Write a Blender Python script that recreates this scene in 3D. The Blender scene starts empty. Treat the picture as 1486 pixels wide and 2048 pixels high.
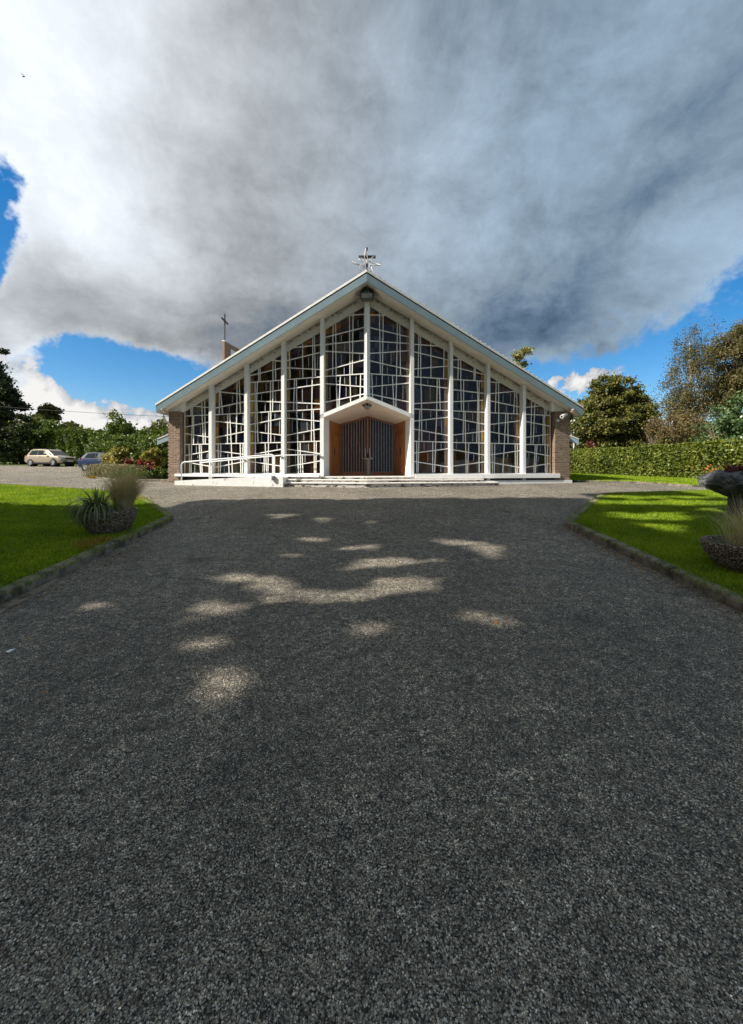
import bpy, math, random
import numpy as np
from mathutils import Vector, Matrix, Euler
R = math.radians
SC = bpy.context.scene
COL = SC.collection
rng = np.random.default_rng(7)
random.seed(11)

# ------------------------------------------------------------------ view constants
F, CX, HY, EZ, XC = 760.0, 743.0, 935.0, 1.55, -0.18
GP = [(-60, -2.4), (-30, -1.4), (0, 0.0), (15, .80), (18, .93), (24, 1.08), (31, 1.28), (37, 1.68), (44, 1.95), (60, 2.4), (150, 4), (500, 6)]
def gz(y):
    return float(np.interp(y, [p[0] for p in GP], [p[1] for p in GP]))
def gza(y):
    return np.interp(y, [p[0] for p in GP], [p[1] for p in GP])

# ------------------------------------------------------------------ objects
def wloc(o):
    v = Vector((0, 0, 0))
    while o is not None:
        v += o.location; o = o.parent
    return v
def tag(o, label=None, cat=None, group=None, kind=None):
    if label: o['label'] = label
    if cat: o['category'] = cat
    if group: o['group'] = group
    if kind: o['kind'] = kind
    return o
def empty(name, loc, label=None, cat=None, group=None):
    o = bpy.data.objects.new(name, None); COL.objects.link(o)
    o.location = loc; o.empty_display_size = .3
    return tag(o, label, cat, group)
def link(name, me, mat, parent=None):
    if mat is not None: me.materials.append(mat)
    o = bpy.data.objects.new(name, me); COL.objects.link(o)
    if parent is not None: o.parent = parent
    return o
def copy_tree(o, parent=None):
    c = o.copy(); COL.objects.link(c)
    if parent is not None: c.parent = parent
    for ch in list(o.children): copy_tree(ch, c)
    return c
class MB:
    def __init__(s): s.v = []; s.f = []
    def add(s, vs, fs):
        n = len(s.v); s.v += [tuple(p) for p in vs]; s.f += [tuple(n + i for i in f) for f in fs]; return s
    def hexa(s, p):   # p[0..3] one face, p[4..7] the opposite face, same order
        return s.add(p, [(0, 1, 2, 3), (7, 6, 5, 4), (0, 4, 5, 1), (1, 5, 6, 2), (2, 6, 7, 3), (3, 7, 4, 0)])
    def box(s, x0, x1, y0, y1, z0, z1):
        return s.hexa([(x0, y0, z0), (x1, y0, z0), (x1, y0, z1), (x0, y0, z1), (x0, y1, z0), (x1, y1, z0), (x1, y1, z1), (x0, y1, z1)])
    def tube(s, pts, rad, n=8, cap=True, closed=False):
        pts = [Vector(p) for p in pts]
        if not hasattr(rad, '__len__'): rad = [rad] * len(pts)
        base = len(s.v); m = len(pts); up = None
        for i, p in enumerate(pts):
            a = pts[(i - 1) % m] if (i or closed) else pts[0]; b = pts[(i + 1) % m] if (i < m - 1 or closed) else pts[-1]
            t = (b - a).normalized() if (b - a).length > 1e-9 else Vector((0, 0, 1))
            if up is None: up = Vector((0, 0, 1)) if abs(t.z) < .9 else Vector((1, 0, 0))
            u = up - t * up.dot(t); u.normalize(); up = u; w = t.cross(u)
            for k in range(n):
                an = 2 * math.pi * k / n
                s.v.append(tuple(p + (u * math.cos(an) + w * math.sin(an)) * rad[i]))
        for i in range(m - (0 if closed else 1)):
            j = (i + 1) % m
            for k in range(n):
                k2 = (k + 1) % n
                s.f.append((base + i * n + k, base + i * n + k2, base + j * n + k2, base + j * n + k))
        if cap and not closed:
            s.f.append(tuple(base + k for k in range(n))[::-1]); s.f.append(tuple(base + (m - 1) * n + k for k in range(n)))
        return s
    def lathe(s, prof, c, n=32):
        base = len(s.v)
        for r, z in prof:
            for k in range(n):
                a = 2 * math.pi * k / n
                s.v.append((c[0] + r * math.cos(a), c[1] + r * math.sin(a), c[2] + z))
        for i in range(len(prof) - 1):
            for k in range(n):
                k2 = (k + 1) % n
                s.f.append((base + i * n + k, base + i * n + k2, base + (i + 1) * n + k2, base + (i + 1) * n + k))
        return s
    def build(s, name, mat, parent=None, smooth=False, bevel=0, autos=False):
        o0 = wloc(parent) if parent is not None else Vector((0, 0, 0))
        me = bpy.data.meshes.new(name)
        me.from_pydata([(v[0] - o0.x, v[1] - o0.y, v[2] - o0.z) for v in s.v], [], s.f)
        me.validate()
        if smooth: me.polygons.foreach_set('use_smooth', [True] * len(me.polygons))
        o = link(name, me, mat, parent)
        if bevel:
            b = o.modifiers.new('bevel', 'BEVEL'); b.width = bevel; b.segments = 2; b.limit_method = 'ANGLE'
        if autos and smooth:
            me.set_sharp_from_angle(angle=R(35))
        return o
def np_mesh(name, V, Q, mat, parent=None, smooth=False):
    o0 = wloc(parent) if parent is not None else Vector((0, 0, 0))
    V = np.asarray(V, dtype=np.float32) - np.array([o0.x, o0.y, o0.z], dtype=np.float32)
    Q = np.asarray(Q, dtype=np.int32); k = Q.shape[1]
    me = bpy.data.meshes.new(name)
    me.vertices.add(len(V)); me.vertices.foreach_set('co', V.ravel())
    me.loops.add(Q.size); me.loops.foreach_set('vertex_index', Q.ravel())
    me.polygons.add(len(Q)); me.polygons.foreach_set('loop_start', np.arange(0, Q.size, k, dtype=np.int32))
    me.polygons.foreach_set('loop_total', np.full(len(Q), k, dtype=np.int32))
    if smooth: me.polygons.foreach_set('use_smooth', np.ones(len(Q), dtype=bool))
    me.update(calc_edges=True)
    return link(name, me, mat, parent)

# ------------------------------------------------------------------ materials
class NT:
    def __init__(s, tree): s.t = tree; tree.nodes.clear()
    def n(s, typ, **kw):
        nd = s.t.nodes.new(typ)
        for k, v in kw.items(): setattr(nd, k, v)
        return nd
    def set(s, sock, v):
        if isinstance(v, bpy.types.NodeSocket): s.t.links.new(v, sock)
        elif isinstance(v, bpy.types.Node): s.t.links.new(v.outputs[0], sock)
        elif v is not None:
            if hasattr(v, '__len__') and len(v) == 3 and sock.type == 'RGBA': v = (*v, 1)
            sock.default_value = v
    def math(s, op, a, b=None, c=None, clamp=False):
        nd = s.n('ShaderNodeMath', operation=op, use_clamp=clamp); s.set(nd.inputs[0], a)
        if b is not None: s.set(nd.inputs[1], b)
        if c is not None: s.set(nd.inputs[2], c)
        return nd.outputs[0]
    def vmath(s, op, a, b=None, sc=None):
        nd = s.n('ShaderNodeVectorMath', operation=op); s.set(nd.inputs[0], a)
        if b is not None: s.set(nd.inputs[1], b)
        if sc is not None: s.set(nd.inputs[3], sc)
        return nd.outputs[1] if op in ('DOT_PRODUCT', 'LENGTH') else nd.outputs[0]
    def noise(s, vec, scale, detail=4, rough=.55, dist=0):
        nd = s.n('ShaderNodeTexNoise'); s.set(nd.inputs['Vector'], vec); s.set(nd.inputs['Scale'], scale)
        nd.inputs['Detail'].default_value = detail; nd.inputs['Roughness'].default_value = rough; nd.inputs['Distortion'].default_value = dist
        return nd.outputs[0]
    def vor(s, vec, scale, feature='F1', rnd=1):
        nd = s.n('ShaderNodeTexVoronoi', feature=feature); s.set(nd.inputs['Vector'], vec); s.set(nd.inputs['Scale'], scale)
        nd.inputs['Randomness'].default_value = rnd
        return nd
    def ramp(s, fac, stops, interp='LINEAR'):
        nd = s.n('ShaderNodeValToRGB'); s.set(nd.inputs[0], fac); cr = nd.color_ramp; cr.interpolation = interp
        while len(cr.elements) < len(stops): cr.elements.new(.5)
        for e, (p, c) in zip(cr.elements, stops):
            e.position = p; e.color = (*c, 1) if hasattr(c, '__len__') else (c, c, c, 1)
        return nd.outputs[0]
    def mix(s, fac, a, b, blend='MIX'):
        nd = s.n('ShaderNodeMix', data_type='RGBA', blend_type=blend); s.set(nd.inputs[0], fac); s.set(nd.inputs[6], a); s.set(nd.inputs[7], b)
        return nd.outputs[2]
    def smooth(s, v, a, b):
        nd = s.n('ShaderNodeMapRange', interpolation_type='SMOOTHSTEP'); s.set(nd.inputs[0], v); s.set(nd.inputs[1], a); s.set(nd.inputs[2], b)
        return nd.outputs[0]
    def bump(s, h, strength=.5, dist=.01, nrm=None):
        nd = s.n('ShaderNodeBump'); s.set(nd.inputs['Height'], h); nd.inputs['Strength'].default_value = strength; nd.inputs['Distance'].default_value = dist
        if nrm is not None: s.set(nd.inputs['Normal'], nrm)
        return nd.outputs[0]
    def pos(s): return s.n('ShaderNodeNewGeometry').outputs['Position']
    def island(s): return s.n('ShaderNodeNewGeometry').outputs['Random Per Island']
    def obj(s): return s.n('ShaderNodeTexCoord').outputs['Object']
    def out(s, sh): s.set(s.n('ShaderNodeOutputMaterial').inputs[0], sh)
    def pbsdf(s, col, rough=.6, metal=0, nrm=None, spec=.5, coat=0):
        nd = s.n('ShaderNodeBsdfPrincipled'); s.set(nd.inputs['Base Color'], col); s.set(nd.inputs['Roughness'], rough)
        nd.inputs['Metallic'].default_value = metal; nd.inputs['Specular IOR Level'].default_value = spec
        nd.inputs['Coat Weight'].default_value = coat
        if nrm is not None: s.set(nd.inputs['Normal'], nrm)
        return nd.outputs[0]
def new_mat(name):
    m = bpy.data.materials.new(name); m.use_nodes = True
    return m, NT(m.node_tree)
def simple(name, c1, c2=None, rough=.6, metal=0, scale=6, bump=.2, bs=40, coat=0, spec=.5, dirt=None, dscale=3, dlo=.55, dhi=.75, stretch=(1, 1, 1)):
    m, t = new_mat(name); p = t.pos()
    ps = t.vmath('MULTIPLY', p, stretch)
    col = c1
    if c2 is not None:
        col = t.mix(t.ramp(t.noise(ps, scale, 6, .6), [(.3, 0.), (.7, 1.)]), c1, c2)
    if dirt is not None:
        d = t.smooth(t.noise(ps, dscale, 8, .7), dlo, dhi)
        col = t.mix(d, col, dirt)
    nrm = t.bump(t.noise(ps, bs, 5, .6), bump, .01) if bump else None
    t.out(t.pbsdf(col, rough, metal, nrm, spec, coat)); return m

def leaf_mat(name, stops, trans=.35, rough=.5, scale=.6):
    """leaf colour varies per leaf and in clumps of growth"""
    m, t = new_mat(name)
    v = t.math('MULTIPLY_ADD', t.noise(t.pos(), scale, 5, .65), .85, t.math('MULTIPLY_ADD', t.island(), .42, -.11))
    col = t.ramp(v, stops)
    a = t.pbsdf(col, rough, spec=.35)
    b = t.n('ShaderNodeBsdfTranslucent'); t.set(b.inputs[0], t.mix(1.0, col, (1.0, 1.0, .55), 'MULTIPLY'))
    mx = t.n('ShaderNodeMixShader'); mx.inputs[0].default_value = trans; t.set(mx.inputs[1], a); t.set(mx.inputs[2], b)
    t.out(mx.outputs[0]); return m

def make_materials():
    M = {}
    # --- worn chip-seal tarmac
    m, t = new_mat('tarmac'); p = t.pos()
    v1 = t.vor(p, 150); v2 = t.vor(p, 310)
    rnd = t.n('ShaderNodeSeparateColor'); t.set(rnd.inputs[0], v1.outputs['Color'])
    stone = t.ramp(rnd.outputs[0], [(0, (.085, .072, .054)), (.40, (.24, .207, .160)), (.74, (.38, .335, .27)), (.90, (.55, .50, .42)), (.965, (.85, .80, .72))])
    big = t.noise(p, .55, 5, .6); mid = t.noise(p, 6, 6, .7)
    stone = t.mix(1.0, stone, t.ramp(big, [(.3, .72), (.7, 1.30)]), 'MULTIPLY')
    stone = t.mix(1.0, stone, t.ramp(mid, [(.3, .62), (.7, 1.38)]), 'MULTIPLY')
    for sc_, lo_, hi_ in ((13, .72, 1.3), (30, .45, 1.65), (64, .55, 1.5)): stone = t.mix(1.0, stone, t.ramp(t.noise(p, sc_, 3, .6), [(.32, lo_), (.68, hi_)]), 'MULTIPLY')
    stone = t.mix(1.0, stone, (1.42, 1.36, 1.24), 'MULTIPLY')
    gap = t.smooth(v1.outputs['Distance'], .42, .72)
    dk = t.smooth(t.noise(p, 1.7, 3, .5), .66, .74)
    stone = t.mix(t.math('MULTIPLY', dk, .45), stone, (.05, .045, .04))
    col = t.mix(gap, stone, (.022, .021, .020))
    cr = t.vor(p, .55, 'DISTANCE_TO_EDGE')
    crk = t.math('MULTIPLY', t.math('SUBTRACT', 1.0, t.smooth(t.math('ADD', cr.outputs['Distance'], t.math('MULTIPLY', t.noise(p, 5, 6, .7), .012)), .007, .012)), t.smooth(t.noise(p, .6, 2), .52, .6))
    col = t.mix(t.math('MULTIPLY', crk, .75), col, (.015, .014, .013))
    for (sx_, sy_, sr_) in ((-.66, 1.83, .13), (.72, 1.92, .09), (1.9, 3.4, .22), (-2.4, 5.2, .3)):
        ds = t.vmath('LENGTH', t.vmath('MULTIPLY', t.vmath('SUBTRACT', p, (sx_, sy_, sy_ * .053)), (1, 1, 0)))
        st_ = t.math('SUBTRACT', 1.0, t.smooth(t.math('MULTIPLY_ADD', t.noise(p, 9, 5, .7), sr_ * 1.4, ds), sr_ * .8, sr_ * 1.7)); col = t.mix(t.math('MULTIPLY', st_, .6), col, (.02, .019, .017))
    wear = t.smooth(t.noise(t.vmath('MULTIPLY', p, (1, .35, 1)), .9, 7, .75), .58, .70)
    col = t.mix(t.math('MULTIPLY', wear, .35), col, (.24, .225, .19))
    h = t.math('ADD', t.math('MULTIPLY', v1.outputs['Distance'], -1.0), t.math('MULTIPLY', t.noise(p, 300, 3), .35))
    h = t.math('ADD', h, t.math('MULTIPLY', v2.outputs['Distance'], -.4))
    h = t.math('ADD', h, t.math('MULTIPLY', mid, 1.2))
    t.out(t.pbsdf(col, .68, 0, t.bump(h, 1.0, .024), .5)); M['tarmac'] = m
    # --- loose chippings
    m, t = new_mat('chippings')
    col = t.ramp(t.island(), [(0, (.06, .053, .042)), (.5, (.20, .18, .145)), (.8, (.34, .315, .26)), (.93, (.55, .52, .45)), (1, (.5, .48, .42))])
    t.out(t.pbsdf(col, .75, 0, None, .4)); M['chips'] = m
    M['soil'] = simple('soil', (.035, .045, .018), (.05, .06, .02), .95, scale=3)
    M['seam'] = simple('seam', (.02, .02, .02), (.035, .035, .035), .8)
    M['kerb'] = simple('kerb_concrete', (.28, .225, .165), (.17, .138, .10), .9, scale=9, bump=.5, bs=90, dirt=(.05, .05, .03), dscale=5, dlo=.42, dhi=.62)
    M['white'] = simple('white_render', (.80, .79, .76), (.72, .71, .68), .75, scale=4, bump=.12, bs=120, dirt=(.36, .33, .27), dscale=9, dlo=.60, dhi=.78, stretch=(1, 1, .3))
    M['bar'] = simple('bar_white', (.80, .79, .74), (.68, .66, .60), .6, scale=8, bump=0)
    M['lead'] = simple('lead_strip', (.34, .34, .34), (.24, .24, .24), .6, bump=0)
    # beam: render with black algae along its upper edge (patchy stain)
    m, t = new_mat('beam_render'); p = t.pos()
    sx = t.n('ShaderNodeSeparateXYZ'); t.set(sx.inputs[0], p)
    ax = t.math('ABSOLUTE', t.math('SUBTRACT', sx.outputs[0], XC))
    zt = t.math('MULTIPLY_ADD', ax, .515, sx.outputs[2])     # 8.56 at the top edge
    up = t.smooth(zt, 8.20, 8.56)
    nz = t.noise(t.vmath('MULTIPLY', p, (1, 1, 1.6)), 5, 9, .8)
    st = t.math('MULTIPLY', t.smooth(t.math('ADD', nz, t.math('MULTIPLY', up, .24)), .56, .86), .9)
    col = t.mix(st, (.60, .57, .50), (.07, .06, .045))
    t.out(t.pbsdf(col, .85, 0, t.bump(t.noise(p, 60, 4), .2, .01), .3)); M['beam'] = m
    # soffit: cream boards, dark blot near the ridge
    m, t = new_mat('soffit'); p = t.pos()
    d = t.vmath('LENGTH', t.vmath('SUBTRACT', p, (XC, 14.95, 8.45)))
    nz = t.noise(p, 6, 6, .7)
    blot = t.smooth(t.math('ADD', t.math('MULTIPLY', d, -1.0), t.math('MULTIPLY', nz, .6)), -.38, .12)
    col = t.mix(t.ramp(t.noise(p, 2.2, 5), [(.3, 0.), (.7, 1.)]), (.74, .68, .60), (.64, .58, .51))
    col = t.mix(t.math('MULTIPLY', t.smooth(t.noise(p, 14, 8, .8), .62, .8), .5), col, (.2, .17, .13))
    col = t.mix(blot, col, (.035, .03, .025))
    t.out(t.pbsdf(col, .85)); M['soffit'] = m
    M['canopy'] = simple('canopy_soffit', (.70, .58, .47), (.60, .48, .38), .85, scale=1.6, bump=.05, stretch=(.6, 1, 3))
    M['fascia'] = simple('fascia_blue', (.30, .40, .45), (.25, .34, .39), .45, scale=2, bump=.05)
    M['capm'] = simple('verge_metal', (.72, .70, .64), (.55, .52, .46), .5, scale=5, bump=.05)
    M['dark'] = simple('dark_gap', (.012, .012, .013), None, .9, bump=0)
    M['roof'] = simple('roof_felt', (.16, .17, .18), (.12, .13, .14), .85)
    M['timber'] = simple('varnished_timber', (.46, .19, .06), (.32, .115, .035), .42, scale=3, bump=.15, bs=30, coat=.2, stretch=(6, 6, .5))
    M['timber2'] = simple('frame_timber', (.33, .125, .05), (.22, .075, .03), .5, scale=3, bump=.15, bs=30, stretch=(6, 6, .5))
    M['fin'] = simple('inner_timber', (.66, .40, .12), (.54, .30, .08), .6, scale=2, stretch=(4, 4, .5))
    M['slat'] = simple('slat_timber', (.46, .29, .23), (.34, .20, .16), .5, scale=3, stretch=(6, 6, .6))
    M['slatgrey'] = simple('slat_sky_sheen', (.30, .32, .42), (.16, .16, .22), .25, scale=9, bump=0, spec=.9)  # bluish grey stands in for sky reflected by the right-hand slats
    M['inner'] = simple('interior_wall', (.30, .24, .18), (.24, .19, .14), .8)
    M['innerfloor'] = simple('interior_floor', (.16, .10, .06), (.12, .07, .04), .5)
    M['cream'] = simple('cream_panel', (.62, .56, .38), (.52, .46, .30), .7)
    M['stone'] = simple('dark_stone', (.13, .125, .12), (.08, .078, .075), .7, scale=14, bump=.6, bs=30)
    M['rock'] = simple('rough_rock', (.13, .135, .14), (.05, .052, .057), .8, scale=5, bump=1.0, bs=12, dirt=(.24, .24, .23), dscale=10, dlo=.6, dhi=.75)
    M['steps'] = simple('painted_steps', (.74, .71, .66), (.62, .59, .54), .75, scale=5, bump=.3, bs=60, dirt=(.05, .04, .03), dscale=5.5, dlo=.575, dhi=.66)
    M['riser'] = simple('grimy_riser', (.62, .58, .52), (.45, .41, .36), .85, scale=6, bump=.4, bs=50, dirt=(.035, .03, .022), dscale=4.5, dlo=.46, dhi=.60, stretch=(1, 1, 2.5))
    M['steppaint'] = simple('ramp_paint', (.78, .76, .73), (.68, .66, .62), .75, scale=3, bump=.2, bs=60, dirt=(.22, .19, .15), dscale=4, dlo=.56, dhi=.70)
    M['railm'] = simple('rail_paint', (.78, .79, .79), (.70, .71, .72), .35, bump=0)
    M['pebble'] = None
    m, t = new_mat('aggregate'); p = t.pos(); v = t.vor(p, 70)
    sc = t.n('ShaderNodeSeparateColor'); t.set(sc.inputs[0], v.outputs['Color'])
    col = t.ramp(sc.outputs[0], [(0, (.09, .06, .04)), (.4, (.19, .13, .085)), (.7, (.30, .22, .15)), (.9, (.55, .46, .36))])
    col = t.mix(t.smooth(v.outputs['Distance'], .4, .7), col, (.04, .03, .022))
    t.out(t.pbsdf(col, .8, 0, t.bump(t.math('MULTIPLY', v.outputs['Distance'], -1), 1, .012), .3)); M['pebble'] = m
    # --- bricks
    def brick(name, c1, c2, mort):
        m, t = new_mat(name); p = t.pos(); sx = t.n('ShaderNodeSeparateXYZ'); t.set(sx.inputs[0], p)
        cb = t.n('ShaderNodeCombineXYZ'); t.set(cb.inputs[0], t.math('ADD', sx.outputs[0], sx.outputs[1])); t.set(cb.inputs[1], sx.outputs[2])
        b = t.n('ShaderNodeTexBrick'); t.set(b.inputs['Vector'], cb.outputs[0]); b.inputs['Scale'].default_value = 1
        b.inputs['Brick Width'].default_value = .225; b.inputs['Row Height'].default_value = .075; b.inputs['Mortar Size'].default_value = .009
        b.inputs['Color1'].default_value = (*c1, 1); b.inputs['Color2'].default_value = (*c2, 1); b.inputs['Mortar'].default_value = (*mort, 1); b.inputs['Bias'].default_value = -.1
        col = t.mix(1.0, b.outputs['Color'], t.ramp(t.noise(p, 9, 6, .7), [(.3, .7), (.7, 1.25)]), 'MULTIPLY')
        t.out(t.pbsdf(col, .88, 0, t.bump(t.math('ADD', t.math('MULTIPLY', b.outputs['Fac'], -1), t.math('MULTIPLY', t.noise(p, 60), .3)), .7, .012), .3)); return m
    M['brick'] = brick('brown_brick', (.24, .155, .105), (.13, .085, .06), (.31, .25, .19))
    M['tower'] = simple('tower_brick', (.30, .19, .11), (.22, .14, .085), .85, scale=5)
    # --- coloured glass
    m, t = new_mat('coloured_glass')
    col = t.ramp(t.island(), [(0, (.065, .042, .038)), (.14, (.020, .018, .028)), (.26, (.14, .085, .025)), (.36, (.03, .035, .03)), (.46, (.012, .025, .07)), (.56, (.085, .045, .045)),
                              (.68, (.13, .11, .06)), (.77, (.04, .03, .045)), (.85, (.32, .19, .03)), (.91, (.20, .25, .28)), (.955, (.02, .03, .22)), (.975, (.45, .03, .03)), (.985, (.55, .40, .06))], 'CONSTANT')
    tr = t.n('ShaderNodeBsdfTransparent'); t.set(tr.inputs[0], t.mix(.5, t.mix(1.0, col, (4.0, 3.8, 3.8), 'MULTIPLY'), (.84, .77, .68)))
    gl = t.n('ShaderNodeBsdfGlossy'); gl.inputs['Roughness'].default_value = .05; gl.inputs[0].default_value = (.7, .82, 1.0, 1)
    wn = t.n('ShaderNodeTexWhiteNoise', noise_dimensions='1D'); t.set(wn.inputs['W'], t.math('MULTIPLY', t.island(), 913.0))
    nn = t.vmath('NORMALIZE', t.vmath('ADD', t.n('ShaderNodeNewGeometry').outputs['Normal'], t.vmath('SCALE', t.vmath('SUBTRACT', wn.outputs['Color'], (.5, .5, .5)), sc=.22)))
    nrm = t.bump(t.noise(t.pos(), 9, 4), .3, .01, nn); t.set(gl.inputs['Normal'], nrm)
    df = t.n('ShaderNodeBsdfDiffuse'); t.set(df.inputs[0], col)
    m1 = t.n('ShaderNodeMixShader'); m1.inputs[0].default_value = .14; t.set(m1.inputs[1], tr); t.set(m1.inputs[2], df)
    fr = t.n('ShaderNodeFresnel'); fr.inputs[0].default_value = 1.5
    m2 = t.n('ShaderNodeMixShader'); t.set(m2.inputs[0], t.math('MULTIPLY', fr.outputs[0], .75)); t.set(m2.inputs[1], m1); t.set(m2.inputs[2], gl)
    t.out(m2.outputs[0]); M['glass'] = m
    m, t = new_mat('lit_fin_amber')  # opaque amber imitating sunlit timber fins seen through the glass
    col = t.ramp(t.island(), [(0, (.14, .09, .045)), (.25, (.36, .21, .045)), (.5, (.22, .14, .07)), (.65, (.50, .31, .05)), (.85, (.20, .15, .10))], 'CONSTANT')
    t.out(t.pbsdf(t.mix(t.noise(t.pos(), 6, 4), col, t.mix(1.0, col, (.6, .55, .5), 'MULTIPLY')), .25, spec=.3)); M['amber'] = m
    m, t = new_mat('car_glass')
    t.out(t.pbsdf((.015, .018, .02), .05, 0, None, .8)); M['carglass'] = m
    M['doorglass'] = simple('door_glass', (.018, .016, .018), (.03, .028, .03), .25, bump=0, spec=.3)
    M['gold'] = simple('bronze_car_paint', (.40, .33, .24), None, .38, metal=.5, bump=0, coat=.6)
    M['blue'] = simple('blue_car_paint', (.004, .020, .07), None, .45, bump=0, coat=.12, spec=.3)
    M['tyre'] = simple('tyre_rubber', (.015, .015, .015), None, .85, bump=0)
    M['alloy'] = simple('alloy', (.55, .56, .58), None, .3, metal=.8, bump=0)
    M['plastic'] = simple('black_plastic', (.008, .008, .009), None, .6, bump=0)
    M['redlens'] = simple('red_lens', (.5, .01, .012), None, .2, bump=0)
    M['clearlens'] = simple('clear_lens', (.55, .57, .6), None, .15, bump=0)
    M['plate'] = simple('number_plate', (.8, .8, .78), None, .5, bump=0)
    M['chrome'] = simple('chrome', (.4, .4, .4), None, .15, metal=1, bump=0)
    M['iron'] = simple('dark_iron', (.02, .02, .022), (.035, .03, .028), .6, bump=0)
    M['rope'] = simple('rope_light', (.75, .72, .68), (.6, .56, .52), .4, bump=0)
    M['lampbody'] = simple('lamp_housing', (.10, .095, .085), (.05, .048, .042), .6, scale=12)
    M['lens'] = simple('lamp_lens', (.34, .33, .27), (.24, .23, .19), .35, scale=8, bump=0)
    M['cctvw'] = simple('camera_white', (.62, .62, .61), None, .4, bump=0)
    M['bark'] = simple('bark', (.11, .08, .055), (.06, .045, .032), .9, scale=7, bump=.8, bs=14, stretch=(1, 1, .3))
    M['birch'] = simple('birch_bark', (.55, .48, .40), (.34, .27, .20), .8, scale=6, bump=.3, dirt=(.06, .045, .035), dscale=6, dlo=.55, dhi=.65)
    M['twig'] = simple('bare_twig', (.22, .17, .12), (.15, .11, .08), .9, bump=0)
    # foliage
    M['g_dark'] = leaf_mat('foliage_dark', [(.15, (.012, .020, .008)), (.45, (.028, .042, .014)), (.7, (.055, .075, .022)), (.9, (.11, .13, .04))], .2)
    M['g_maple'] = leaf_mat('foliage_maple', [(.15, (.022, .032, .009)), (.42, (.075, .088, .018)), (.62, (.15, .15, .03)), (.8, (.24, .20, .045)), (.93, (.36, .20, .05))], .25)
    M['g_birch'] = leaf_mat('foliage_birch', [(.15, (.045, .042, .016)), (.45, (.115, .100, .036)), (.7, (.19, .160, .060)), (.92, (.32, .26, .12))], .3)
    M['g_brown'] = leaf_mat('foliage_brown', [(.15, (.06, .048, .02)), (.45, (.14, .105, .042)), (.7, (.23, .165, .065)), (.92, (.33, .24, .11))], .3)
    M['g_hedge'] = leaf_mat('foliage_hedge', [(.15, (.025, .042, .008)), (.42, (.095, .13, .018)), (.65, (.19, .22, .032)), (.85, (.32, .33, .07)), (.95, (.44, .42, .13))], .3, scale=.9)
    M['g_laurel'] = leaf_mat('foliage_laurel', [(.15, (.025, .048, .010)), (.42, (.075, .120, .018)), (.65, (.15, .20, .032)), (.85, (.22, .26, .055)), (.95, (.32, .34, .11))], .25, .5, scale=.9)
    M['g_holly'] = leaf_mat('foliage_holly', [(.15, (.020, .045, .016)), (.45, (.060, .105, .036)), (.7, (.13, .20, .075)), (.92, (.27, .34, .15))], .2, .35)
    M['g_yellow'] = leaf_mat('foliage_variegated', [(.15, (.10, .12, .02)), (.45, (.26, .25, .06)), (.7, (.42, .36, .12)), (.92, (.60, .52, .24))], .3)
    M['g_red'] = leaf_mat('foliage_red', [(.15, (.05, .02, .012)), (.5, (.15, .035, .03)), (.8, (.30, .07, .07)), (.95, (.5, .15, .15))], .25)
    M['flower_red'] = leaf_mat('petals_red', [(.1, (.35, .02, .02)), (.6, (.60, .06, .06)), (.9, (.75, .22, .2))], .2)
    M['flower_orange'] = leaf_mat('petals_orange', [(.1, (.6, .08, .01)), (.6, (.8, .2, .03)), (.9, (.85, .35, .08))], .3)
    M['grass'] = leaf_mat('lawn_grass', [(.12, (.05, .10, .006)), (.36, (.15, .255, .009)), (.60, (.28, .39, .013)), (.82, (.46, .52, .03)), (.97, (.56, .54, .15))], .4, .55, scale=1.3)
    M['lawn'] = simple('lawn_turf', (.05, .09, .010), (.10, .16, .016), .95, scale=5, bump=.8, bs=60, dirt=(.06, .05, .02), dscale=3, dlo=.6, dhi=.7)
    M['moss'] = leaf_mat('dry_grass', [(.15, (.22, .15, .02)), (.5, (.40, .26, .04)), (.9, (.50, .34, .08))], .3)
    M['clover'] = leaf_mat('clover_leaves', [(.15, (.05, .10, .02)), (.6, (.16, .26, .06)), (.85, (.30, .42, .16)), (.97, (.7, .72, .6))], .3)
    M['feather'] = leaf_mat('feather_grass', [(.15, (.40, .33, .17)), (.5, (.64, .53, .31)), (.9, (.82, .70, .46))], .4, .6)
    M['spiky'] = leaf_mat('strap_leaves', [(.15, (.05, .07, .022)), (.5, (.13, .16, .055)), (.8, (.30, .31, .14)), (.95, (.55, .52, .32))], .25, .4)
    M['lavender'] = leaf_mat('lavender_stems', [(.15, (.12, .11, .06)), (.5, (.25, .22, .14)), (.9, (.40, .36, .26))], .3, .8)
    M['leaf_litter'] = leaf_mat('fallen_leaf', [(.1, (.16, .07, .02)), (.5, (.38, .17, .04)), (.9, (.5, .33, .1))], .1)
    M['paper'] = simple('paper', (.8, .8, .8), None, .8, bump=0)
    M['line'] = simple('road_paint', (.62, .62, .60), (.40, .40, .39), .8, scale=14, dirt=(.12, .12, .12), dscale=10, dlo=.5, dhi=.6)
    M['globe'] = simple('lamp_globe', (.8, .8, .78), None, .3, bump=0)
    return M
M = make_materials()
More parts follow.
